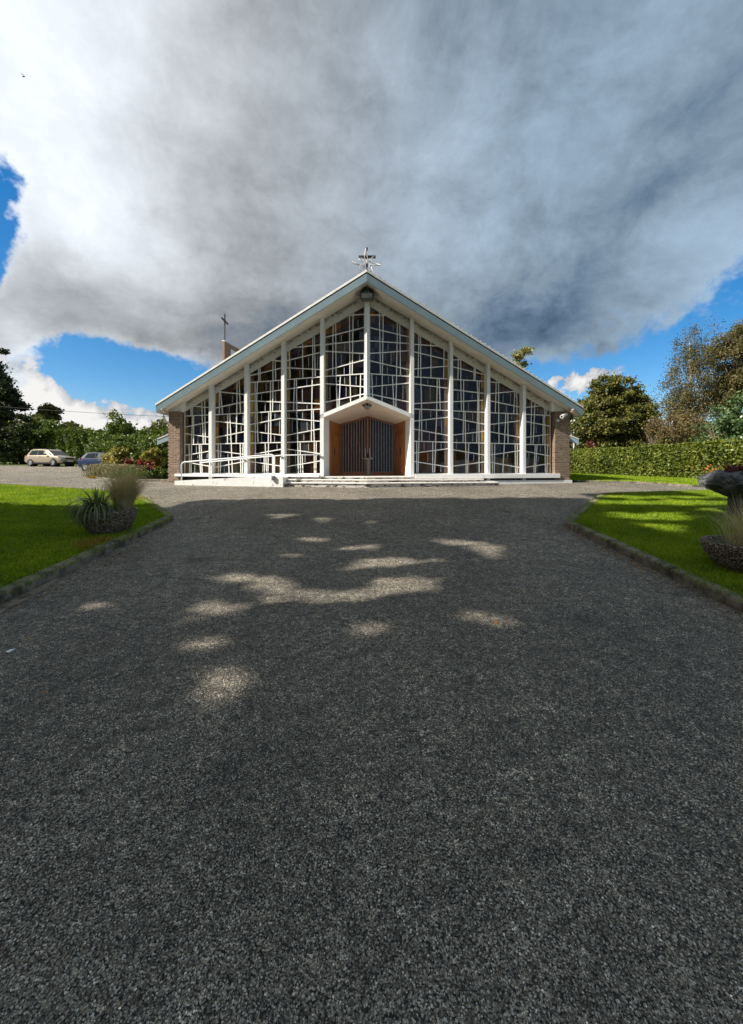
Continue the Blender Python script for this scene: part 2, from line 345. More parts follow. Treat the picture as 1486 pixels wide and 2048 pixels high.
# ------------------------------------------------------------------ sky and sun
SUN_T, SUN_E = 21.3, 40.6
def make_world():
    w = bpy.data.worlds.new('World'); SC.world = w; w.use_nodes = True
    t = NT(w.node_tree)
    d = t.n('ShaderNodeTexCoord').outputs['Generated']
    sp = t.n('ShaderNodeSeparateXYZ'); t.set(sp.inputs[0], d); x, y, z = sp.outputs
    az = t.math('ARCTAN2', x, y); el = t.math('ARCSINE', z)
    zz = t.math('ADD', t.math('MAXIMUM', z, 0.0), .32)
    pl = t.n('ShaderNodeCombineXYZ'); t.set(pl.inputs[0], t.math('DIVIDE', x, zz)); t.set(pl.inputs[1], t.math('DIVIDE', y, zz)); t.set(pl.inputs[2], t.math('MULTIPLY', z, 1.5))
    P = pl.outputs[0]
    n1 = t.noise(P, 1.7, 9, .58, .35); n2 = t.noise(P, 4.6, 10, .66, .2); n3 = t.noise(t.vmath('ADD', P, (7, 3, 1)), 1.1, 6, .5)
    n4 = t.noise(d, 10, 10, .66, .3)
    wx = t.math('MULTIPLY_ADD', t.math('SUBTRACT', t.noise(d, 3.2, 6, .6), .5), .34, az)
    wy = t.math('MULTIPLY_ADD', t.math('SUBTRACT', t.noise(t.vmath('ADD', d, (5, 5, 5)), 3.6, 6, .6), .5), .26, el)
    wx2 = t.math('MULTIPLY_ADD', t.math('SUBTRACT', n4, .5), .16, az); wy2 = t.math('MULTIPLY_ADD', t.math('SUBTRACT', t.noise(t.vmath('ADD', d, (2, 8, 4)), 10, 8, .62), .5), .12, el)
    def blob(a, e, sa, se, rot=0, fine=False):   # a smooth hump in the sky, angles in degrees
        X = t.math('SUBTRACT', wx2 if fine else wx, R(a)); Y = t.math('SUBTRACT', wy2 if fine else wy, R(e))
        c, s = math.cos(R(rot)), math.sin(R(rot))
        u = t.math('MULTIPLY', t.math('MULTIPLY_ADD', X, c, t.math('MULTIPLY', Y, s)), 1 / R(sa))
        v = t.math('MULTIPLY', t.math('MULTIPLY_ADD', Y, c, t.math('MULTIPLY', X, -s)), 1 / R(se))
        return t.math('EXPONENT', t.math('MULTIPLY', t.math('MULTIPLY_ADD', u, u, t.math('MULTIPLY', v, v)), -1))
    def acc(base, items):
        for k, b in items: base = t.math('MULTIPLY_ADD', b, k, base)
        return base
    # cloud cover
    cov = t.math('MULTIPLY_ADD', t.math('SUBTRACT', n1, .5), 1.5, .80)
    cov = t.math('MULTIPLY_ADD', t.math('SUBTRACT', n4, .5), 1.1, cov)
    cov = acc(cov, [(.8, blob(-5, 45, 50, 24)), (.4, blob(20, 30, 22, 9)),
                    (-1.9, blob(-47.8, 25.0, 4.6, 4.8)), (-1.45, blob(-29.5, 11.0, 10, 3.9, -4)), (-1.3, blob(-31, 5.5, 14, 4.0)), (-1.1, blob(-18, 8, 14, 5, 0)),
                    (-1.75, blob(47, 12.3, 17, 6.6, 18)), (-1.1, blob(31, 7, 10, 6, 0)), (-.1, blob(44, 22, 6, 3)),
                    (.85, blob(-43.5, 15.0, 6.5, 3.6)), (-.6, blob(0, 0, 60, 4.0))])
    low = acc(t.math('MULTIPLY', t.math('SUBTRACT', n4, .5), 2.3), [(1.15, blob(-41.5, 6.2, 3.0, 3.6, 0, True)), (1.15, blob(-33.0, 4.9, 9, 3.1, 3, True)), (1.0, blob(-47, 8, 3, 6, 0, True)), (.72, blob(29.5, 11.6, 5.5, 1.9, 6, True)), (.5, blob(-60, 8, 14, 6, 0, True))])
    c_hi = t.smooth(cov, .30, .66); c_lo = t.smooth(low, .40, .52)
    # brightness of the cloud deck (how thick it is)
    br = acc(t.math('MULTIPLY_ADD', t.math('SUBTRACT', n3, .5), .28, .375),
             [(.62, blob(-42, 38, 13, 16, -35)), (.30, blob(-33, 27, 10, 7, -20)), (.22, blob(-30, 46, 9, 8)), (.10, blob(-12, 44, 12, 8)), (.10, blob(10, 35, 18, 12)),
              (-.14, blob(-16, 18, 16, 5.5, -8)), (-.20, blob(21, 17.5, 14, 5.5, -4)), (-.02, blob(14, 50, 22, 10)), (-.10, blob(-38, 18, 9, 4.5)), (-.07, blob(38, 30, 14, 6, 15)),
              (.25, blob(-44, 13, 6, 5)), (.18, blob(-22, 13, 7, 1.6, -12)), (.14, blob(40, 25, 6, 3)), (.20, blob(-40, 9, 8, 3))])
    br = t.math('ADD', br, t.math('MULTIPLY', t.math('SUBTRACT', n2, .5), .38))
    br = t.math('ADD', br, t.math('MULTIPLY', t.math('SUBTRACT', n4, .5), .42))
    edge = t.math('SUBTRACT', 1.0, t.smooth(cov, .45, 1.0)); br = t.math('MULTIPLY_ADD', edge, .16, br)
    warm = t.smooth(az, R(-25), R(30))
    tint = t.mix(warm, (.93, .99, 1.06), (.70, .95, 1.22))
    cb = t.n('ShaderNodeCombineXYZ')
    for i in range(3): t.set(cb.inputs[i], t.math('MAXIMUM', br, .06))
    tint = t.mix(t.smooth(br, .14, .36), t.vmath('MULTIPLY', tint, (.80, .97, 1.16)), tint)
    deck = t.vmath('MULTIPLY', cb.outputs[0], tint)
    cum = t.ramp(t.math('MULTIPLY_ADD', t.math('SUBTRACT', n4, .5), 1.6, t.math('MULTIPLY_ADD', t.math('SUBTRACT', low, .5), .8, .42)), [(.15, (.30, .33, .39)), (.5, (.62, .63, .66)), (.8, (.93, .92, .90))])
    sky = t.n('ShaderNodeTexSky', sky_type='NISHITA'); sky.sun_disc = False; sky.sun_elevation = R(SUN_E); sky.sun_rotation = R(270 - SUN_T)
    sky.air_density = 1.0; sky.dust_density = .3; sky.ozone_density = 2.5
    hs = t.n('ShaderNodeHueSaturation'); t.set(hs.inputs['Color'], sky.outputs[0]); hs.inputs['Saturation'].default_value = 1.42; hs.inputs['Value'].default_value = .70
    # the Background runs at strength 0.1: cloud radiances are scaled up to match
    deck10 = t.vmath('SCALE', deck, sc=5.0); cum10 = t.vmath('SCALE', cum, sc=5.0)
    c = t.mix(c_hi, hs.outputs[0], deck10)
    c = t.mix(t.math('MULTIPLY', c_lo, t.math('SUBTRACT', 1.0, t.math('MULTIPLY', c_hi, .55))), c, cum10)
    bg = t.n('ShaderNodeBackground'); t.set(bg.inputs[0], c); bg.inputs[1].default_value = .1
    t.set(t.n('ShaderNodeOutputWorld').inputs[0], bg.outputs[0])
    w.cycles.sampling_method = 'MANUAL'; w.cycles.sample_map_resolution = 1024
make_world()
S = Vector((-math.cos(R(SUN_T)) * math.cos(R(SUN_E)), -math.sin(R(SUN_T)) * math.cos(R(SUN_E)), math.sin(R(SUN_E))))
sl = bpy.data.lights.new('sun', 'SUN'); sl.energy = 4.2; sl.angle = R(.53); sl.color = (1, .95, .86)
so = bpy.data.objects.new('sun', sl); COL.objects.link(so); so.rotation_mode = 'QUATERNION'; so.rotation_quaternion = S.to_track_quat('Z', 'Y'); so.location = S * 60
cd = bpy.data.cameras.new('camera'); co = bpy.data.objects.new('camera', cd); COL.objects.link(co); SC.camera = co
cd.sensor_fit = 'HORIZONTAL'; cd.sensor_width = 36; cd.lens = 36 * F / 1486; cd.shift_y = -(1024 - HY) / 1486; cd.clip_end = 3000; cd.clip_start = .05
co.location = (0, 0, EZ); co.rotation_euler = (R(90), 0, 0)
SC.view_settings.view_transform = 'Standard'; SC.view_settings.look = 'None'; SC.view_settings.exposure = 1.0; SC.view_settings.gamma = 1
SC.cycles.max_bounces = 6; SC.cycles.transparent_max_bounces = 12

# ------------------------------------------------------------------ ground
def sheet(name, rows, mat, dz, nx=24, kind='structure'):
    """rows: list of (y, x0, x1)"""
    V = []; Q = []
    for (y, a, b) in rows:
        for i in range(nx + 1): V.append((a + (b - a) * i / nx, y, gz(y) + dz))
    for r in range(len(rows) - 1):
        for i in range(nx):
            k = r * (nx + 1) + i; Q.append((k, k + 1, k + nx + 2, k + nx + 1))
    return tag(np_mesh(name, V, Q, mat), kind=kind)
ys = [-60, -30, -10, 0, 15, 18, 24, 31, 37, 44, 60, 150, 500]
sheet('ground', [(y, -500, 500) for y in ys], M['soil'], -.004)
sheet('driveway', [(y, -60, 60) for y in (-30, -10, 0, 15, 16.95)], M['tarmac'], .004)
sheet('car_park', [(y, -60, -8.9) for y in (16.95, 18, 24, 31, 37, 38.6)], M['tarmac'], .004)
# lawns (polygons raised behind the kerbs)
LI = [(-3.40, -9), (-3.63, 3.71), (-4.16, 8.0), (-5.6, 9.8), (-7.07, 11.6), (-9.3, 13.0), (-14.7, 15.0), (-40, 15.6), (-40, -9)]
RI = [(3.38, -9), (3.47, 3.55), (3.78, 7.43), (5.5, 9.7), (7.26, 12.0), (11.7, 13.0), (32, 12.8), (32, -9)]
FR = [(9.25, 40), (9.25, 17.1), (11.6, 16.6), (12.6, 14.9), (15.0, 14.15), (60, 13.9), (60, 40)]
def inside(poly, X, Y):
    c = np.zeros(len(X), dtype=bool); n = len(poly)
    for i in range(n):
        x1, y1 = poly[i]; x2, y2 = poly[(i + 1) % n]
        if y1 == y2: continue
        k = ((y1 > Y) != (y2 > Y)) & (X < (x2 - x1) * (Y - y1) / (y2 - y1) + x1)
        c ^= k
    return c
def lawn(name, poly, dz, cuts):
    me = bpy.data.meshes.new(name); import bmesh
    bm = bmesh.new(); vs = [bm.verts.new((p[0], p[1], 0)) for p in poly]; bm.faces.new(vs)
    for c in cuts:
        bmesh.ops.bisect_plane(bm, geom=bm.verts[:] + bm.edges[:] + bm.faces[:], plane_co=(0, c, 0), plane_no=(0, 1, 0))
    for v in bm.verts: v.co.z = gz(v.co.y) + dz
    bmesh.ops.recalc_face_normals(bm, faces=bm.faces[:]); bm.to_mesh(me); bm.free()
    return tag(link(name, me, M['lawn']), kind='structure')
lawn('lawn', LI, .075, [0, 15]); lawn('lawn', RI, .075, [0, 15]); lawn('lawn', FR, .05, [15, 18, 24, 31, 37])
sheet('lawn', [(y, -60, -9) for y in (38.6, 44, 60)], M['lawn'], .02)
sheet('verge', [(y, -9, 9.25) for y in (46, 60)], M['lawn'], .01)
def kerb(path, width=.13, h=.115, stone=.92, inner=1):
    """rounded concrete kerb stones laid end to end along path"""
    mb = MB(); d = 0
    for i in range(len(path) - 1):
        a = Vector((path[i][0], path[i][1])); b = Vector((path[i + 1][0], path[i + 1][1])); L = (b - a).length; n = max(1, round(L / stone)); t = (b - a) / L
        nn = Vector((-t.y, t.x)) * inner
        for k in range(n):
            s0 = L * k / n + .006; s1 = L * (k + 1) / n - .006
            j = random.uniform(-.006, .006); jz = random.uniform(-.005, .005)
            prof = [(0, -.1), (0, h * .75), (.012, h * .93), (.035, h), (width, h), (width, -.1)]
            ring = []
            for s in (s0, s1):
                c = a + t * s
                for (o, z) in prof:
                    q = c + nn * (o + j); ring.append((q.x, q.y, gz(q.y) + z + jz))
            m = len(prof)
            fs = [(q, q + 1, m + q + 1, m + q) for q in range(m - 1)] + [tuple(range(m))[::-1], tuple(range(m, 2 * m))]
            mb.add(ring, fs)
    return tag(mb.build('kerb', M['kerb']), kind='structure')
kerb([LI[i] for i in range(8)], inner=1); kerb([RI[i] for i in range(7)], inner=-1)
kerb([FR[i] for i in range(1, 6)], h=.07, inner=1)
sm = MB(); P0 = (-3.85, 7.9); P1 = (-3.62, 13.0)
sm.add([(P0[0], P0[1], gz(P0[1]) + .008), (P0[0] + .02, P0[1], gz(P0[1]) + .008), (P1[0] + .02, P1[1], gz(P1[1]) + .008), (P1[0], P1[1], gz(P1[1]) + .008)], [(0, 1, 2, 3)])
tag(sm.build('tarmac_seam', M['seam']), kind='structure')

hn = MB(); hp = [(-3.40, 1.5), (-3.25, 1.7), (-3.36, 2.6), (-3.40, 3.1), (-3.44, 3.5), (-3.50, 3.9), (-3.55, 4.2), (-3.66, 4.45), (-3.70, 4.4), (-3.64, 3.8), (-3.60, 3.2)]
hn.add([(x, y, gz(y) + .009) for x, y in hp], [tuple(range(len(hp)))]); tag(hn.build('kerb_footing', M['kerb']), kind='structure')
hn = MB(); hp = [(-3.84, 5.5), (-3.78, 5.6), (-3.86, 6.1), (-3.92, 6.5), (-3.97, 6.5), (-3.90, 5.9)]
hn.add([(x, y, gz(y) + .009) for x, y in hp], [tuple(range(len(hp)))]); tag(hn.build('kerb_footing', M['kerb']), kind='structure')
def blades(name, X, Y, Z, h, w, mat, lean=.5, parent=None, curl=0):
    n = len(X); a = rng.uniform(0, 2 * np.pi, n); l = rng.uniform(.1, lean, n) * h; b = rng.uniform(0, 2 * np.pi, n)
    dx, dy = np.cos(a) * w / 2, np.sin(a) * w / 2
    tx, ty = X + np.cos(b) * l, Y + np.sin(b) * l
    V = np.empty((n, 4, 3)); 
    V[:, 0] = np.stack([X - dx, Y - dy, Z], 1); V[:, 1] = np.stack([X + dx, Y + dy, Z], 1)
    V[:, 2] = np.stack([(X + tx) / 2 + dx * .9, (Y + ty) / 2 + dy * .9, Z + h * .62], 1); V[:, 3] = np.stack([tx, ty, Z + h], 1)
    Q = np.arange(n * 4).reshape(n, 4)
    return np_mesh(name, V.reshape(-1, 3), Q, mat, parent)
def lawn_grass(poly, n, ymin, ymax, xmin, xmax, dz, hs, near=5.0):
    Xs = []; Ys = []; tot = 0
    while tot < n:
        y = ymin + (ymax - ymin) * rng.random(n) ** 1.5; x = rng.uniform(xmin, xmax, n)
        k = inside(poly, x, y) & (np.abs(x) < 1.03 * np.abs(y) + .8)
        Xs.append(x[k]); Ys.append(y[k]); tot += k.sum()
        if len(Xs) > 80: break
    X = np.concatenate(Xs)[:n]; Y = np.concatenate(Ys)[:n]
    h = rng.uniform(.5, 1.2, len(X)) * hs; w = .006 + .0012 * Y
    return blades('grass', X, Y, gza(Y) + dz, h, w, M['grass'], .9)
tag(lawn_grass(LI, 190000, 3.0, 15.6, -16, -3.5, .07, .058), kind='stuff')
tag(lawn_grass(RI, 190000, 3.0, 13.2, 3.3, 14, .07, .055), kind='stuff')
tag(lawn_grass(FR, 60000, 13.9, 27, 9.3, 27, .045, .06), kind='stuff')
def tufts(name, pts, n, spread, h, w, mat, dz=.0, lean=1.0):
    X = np.concatenate([rng.normal(p[0], spread, n) for p in pts]); Y = np.concatenate([rng.normal(p[1], spread * 1.2, n) for p in pts])
    return tag(blades(name, X, Y, gza(Y) + dz, rng.uniform(.4, 1, len(X)) * h, w, mat, lean), kind='stuff')
tufts('dry_grass', [(-4.15, 5.55), (-4.2, 5.9), (-4.25, 5.75)], 350, .09, .09, .008, M['moss'], .08)
tufts('dry_grass', [(-7.0, 10.7), (-6.6, 10.5), (-7.3, 11.1)], 450, .18, .08, .014, M['moss'], .08)

# loose chippings bedded in the tarmac near the viewer
def chippings():
    n = 190000
    y = .75 + 5.6 * rng.random(n) ** 1.7; x = rng.uniform(-1, 1, n) * (y * 1.02 + .2)
    k = (np.abs(x) < 3.35); x = x[k]; y = y[k]; n = len(x)
    s = rng.uniform(.0013, .0032, n) * (1 + .10 * y) * np.where(rng.random(n) > .97, 1.7, 1)
    O = np.array([(1, 0, 0), (0, 1, 0), (-1, 0, 0), (0, -1, 0), (0, 0, 1)], dtype=float)
    V = O[None] * np.ones((n, 1, 1)); a = rng.uniform(0, 6.28, n)
    V = V * (1 + rng.uniform(-.35, .35, (n, 5, 1))); V[:, 4, :2] += rng.uniform(-.4, .4, (n, 2)); V[:, :4, 2] -= .25; V[:, 4, 2] *= rng.uniform(.35, .8, n)
    V[:, :, 0] *= 1.35
    c, q = np.cos(a)[:, None], np.sin(a)[:, None]
    X2 = V[:, :, 0] * c - V[:, :, 1] * q; Y2 = V[:, :, 0] * q + V[:, :, 1] * c
    V = np.stack([X2 * s[:, None] + x[:, None], Y2 * s[:, None] + y[:, None], V[:, :, 2] * s[:, None] + gza(y)[:, None] + .0045], 2)
    T = np.array([(0, 1, 4), (1, 2, 4), (2, 3, 4), (3, 0, 4)]); Q = (np.arange(n) * 5)[:, None, None] + T[None]
    tag(np_mesh('chippings', V.reshape(-1, 3), Q.reshape(-1, 3), M['chips']), kind='stuff')
chippings()
# ------------------------------------------------------------------ church
D0, TA = 15.3, .186          # wall plane: y = D0 + |x-XC|*TA (a shallow prow towards the drive)
DF, TF = 14.22, .222         # roof fascia plane
def P(s, a, o, z, D=D0, ta=TA): return (XC + s * a, D + a * ta + o, z)
def hx(mb, s, a0, a1, o0, o1, z0, z1, z0b=None, z1b=None, D=D0, ta=TA):
    """block on the wall; z1b/z0b are the heights at a1 when they differ"""
    z0b = z0 if z0b is None else z0b; z1b = z1 if z1b is None else z1b
    p = [P(s, a0, o0, z0, D, ta), P(s, a1, o0, z0b, D, ta), P(s, a1, o0, z1b, D, ta), P(s, a0, o0, z1, D, ta),
         P(s, a0, o1, z0, D, ta), P(s, a1, o1, z0b, D, ta), P(s, a1, o1, z1b, D, ta), P(s, a0, o1, z1, D, ta)]
    if s < 0: p = [p[1], p[0], p[3], p[2], p[5], p[4], p[7], p[6]]
    return mb.hexa(p)
def soff(a): return 8.56 - .515 * a
def gtop(a): return 8.10 - .505 * a
def ctop(a): return 4.40 - .375 * a       # top of the canopy edge
def cbot(a): return 4.25 - .385 * a
SILL = 1.28
church = empty('church', (XC, 16, .8), 'wide gabled church with tall white framed stained glass front and brown brick end piers', 'church')

# roof
AE = {-1: 9.0, 1: 9.2}
rf = MB()
for s in (-1, 1):
    n = 6; E_ = AE[s]
    for i in range(n):
        a0, a1 = E_ * i / n, E_ * (i + 1) / n
        pf = lambda a, dz, o=.1: (XC + s * a, DF + a * TF + o, soff(a) + dz)
        pb = lambda a, dz: (XC + s * a, 45.5, soff(a) + dz)
        q = [pf(a0, .262), pf(a1, .262), pb(a1, .262), pb(a0, .262)]
        rf.add(q, [(0, 1, 2, 3)])
    rf.add([(XC + s * E_, DF + E_ * TF + .115, soff(E_) + .262), (XC + s * E_, 45.5, soff(E_) + .262), (XC + s * E_, 45.5, soff(E_) + .002), (XC + s * E_, DF + E_ * TF + .115, soff(E_) + .002)], [(0, 1, 2, 3)])
rf.add([(XC, 45.5, 8.82), (XC - 9, 45.5, soff(9) + .26), (XC - 9, 45.5, soff(9)), (XC, 45.5, 8.56), (XC + 9, 45.5, soff(9)), (XC + 9, 45.5, soff(9) + .26)], [(0, 1, 2, 3), (0, 3, 4, 5)])
roof = rf.build('roof', M['roof'], church)
sf = MB()
for s in (-1, 1):
    sf.add([(XC, DF + .09, 8.56), (XC + s * AE[s], DF + .09 + AE[s] * TF, soff(AE[s])), (XC + s * AE[s], 45.4, soff(AE[s])), (XC, 45.4, 8.56)], [(0, 1, 2, 3)])
sf.build('soffit', M['soffit'], roof)
for s in (-1, 1):
    a1 = AE[s] + .04; q = [P(s, 0, .052, 8.545, DF, TF), P(s, a1, .052, soff(a1) - .01, DF, TF), P(s, a1, -.01, soff(a1) + .235, DF, TF), P(s, 0, -.01, 8.81, DF, TF),
                    P(s, 0, .11, 8.545, DF, TF), P(s, a1, .11, soff(a1) - .01, DF, TF), P(s, a1, .03, soff(a1) + .235, DF, TF), P(s, 0, .03, 8.81, DF, TF)]
    if s < 0: q = [q[1], q[0], q[3], q[2], q[5], q[4], q[7], q[6]]
    MB().hexa(q).build('fascia', M['fascia'], roof)
    mb = MB(); hx(mb, s, 0, a1, -.03, .02, 8.865, 8.955, soff(a1) + .285, soff(a1) + .365, DF, TF)
    for i in range(46 if s > 0 else 0):
        a = .1 + i * .193; hx(mb, s, a, a + .035, -.036, .03, soff(a) + .395, soff(a) + .412, None, None, DF, TF)
    mb.build('verge_cap', M['capm'], roof)
    hx(MB(), s, 0, a1 - .01, .004, .045, 8.81, 8.866, soff(a1) + .24, soff(a1) + .29, DF, TF).build('verge_gap', M['dark'], roof)
    # eaves gutter running back from the gable end
    MB().tube([(XC + s * (a1 + .02), 16.35, soff(a1) + .06), (XC + s * (a1 + .02), 45, soff(a1) + .06)], .06).build('gutter', M['fascia'], roof)

# sloping beam over the glass
for s in (-1, 1):
    hx(MB(), s, 0, 8.10, 0, .22, 8.10, 8.559, gtop(8.10), soff(8.10) - .001).build('beam', M['beam'], church)
    hx(MB(), s, 8.10, 8.74 if s < 0 else 8.9, -.20, .2, 4.00, soff(8.10) - .001, 4.00, soff(8.74 if s < 0 else 8.9) - .001).build('beam_end', M['white'], church)
# columns
def column(s, a1, zb=1.0, w=.135):
    mb = MB(); hx(mb, s, a1 - w, a1, -.30, .12, zb, soff(a1 - w) - .002, None, soff(a1) - .002)
    o = mb.build('column', M['white'], church); return o
for s in (-1, 1):
    for a in (3.545, 5.17, 6.79): column(s, a)
    column(s, 1.90, 1.19, .15)
    hx(MB(), s, 8.02, 8.10, -.24, .0, 4.03, soff(8.02) - .01, None, soff(8.10) - .01).build('column', M['white'], church)
mb = MB(); z0, z1 = 4.40, 8.555
mb.hexa([P(-1, .095, -.30, z0), (XC, D0 - .32, z0), (XC, D0 - .32, z1), P(-1, .095, -.30, z1 - .05), P(-1, .095, .12, z0), (XC, D0 + .12, z0), (XC, D0 + .12, z1), P(-1, .095, .12, z1 - .05)])
mb.hexa([(XC, D0 - .32, z0), P(1, .095, -.30, z0), P(1, .095, -.30, z1 - .05), (XC, D0 - .32, z1), (XC, D0 + .12, z0), P(1, .095, .12, z0), P(1, .095, .12, z1 - .05), (XC, D0 + .12, z1)])
mb.build('column', M['white'], church)

# brick piers with a toothed outer corner, and the nave side walls
for s in (-1, 1):
    AO = 8.70 if s < 0 else 8.86; mb = MB(); hx(mb, s, 8.17, AO, -.28, .5, gz(16.6) - .1, 3.998); hx(mb, s, 8.08, 8.17, .06, .5, 1.0, 3.998)
    z = 1.02; k = 0
    while z < 3.2:
        hx(mb, s, AO, AO + .05, -.272, -.16, z, z + .068); z += .15; k += 1
    mb.build('brick_pier', M['brick'], church)
    mb = MB(); mb.box(XC + s * 8.55 - .15, XC + s * 8.55 + .15, 17.4, 45, .5, soff(8.7) - .005); mb.build('side_wall', M['brick'], church)
    # white downpipe at the wing corner
MB().box(XC - 8.7, XC + 8.7, 44.6, 45, .5, 4).build('rear_wall', M['brick'], church)

# sills and plinth
for s in (-1, 1):
    mb = MB(); hx(mb, s, 1.93, 8.36, -.40, .12, 1.165 if s < 0 else 1.10, SILL - .001)
    mb.build('sill', M['white'], church, bevel=.008)
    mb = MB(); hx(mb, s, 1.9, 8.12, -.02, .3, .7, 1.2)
    mb.build('plinth_recess', M['dark'] if s < 0 else M['stone'], church)  # left recess near black: shadow under the sill put into its colour
mb = MB(); hx(mb, 1, 4.1, 8.95, -.36, .1, .68, 1.0)
for a in (5.04, 6.66): hx(mb, 1, a, a + .13, -.30, -.02, .99, 1.11)
mb.build('plinth', M['white'], church)
MB().hexa([P(-1, 8.1, -.02, .6), P(-1, 8.8, -.02, .6), P(-1, 8.8, -.02, .7), P(-1, 8.1, -.02, .7), P(-1, 8.1, .3, .6), P(-1, 8.8, .3, .6), P(-1, 8.8, .3, .7), P(-1, 8.1, .3, .7)])

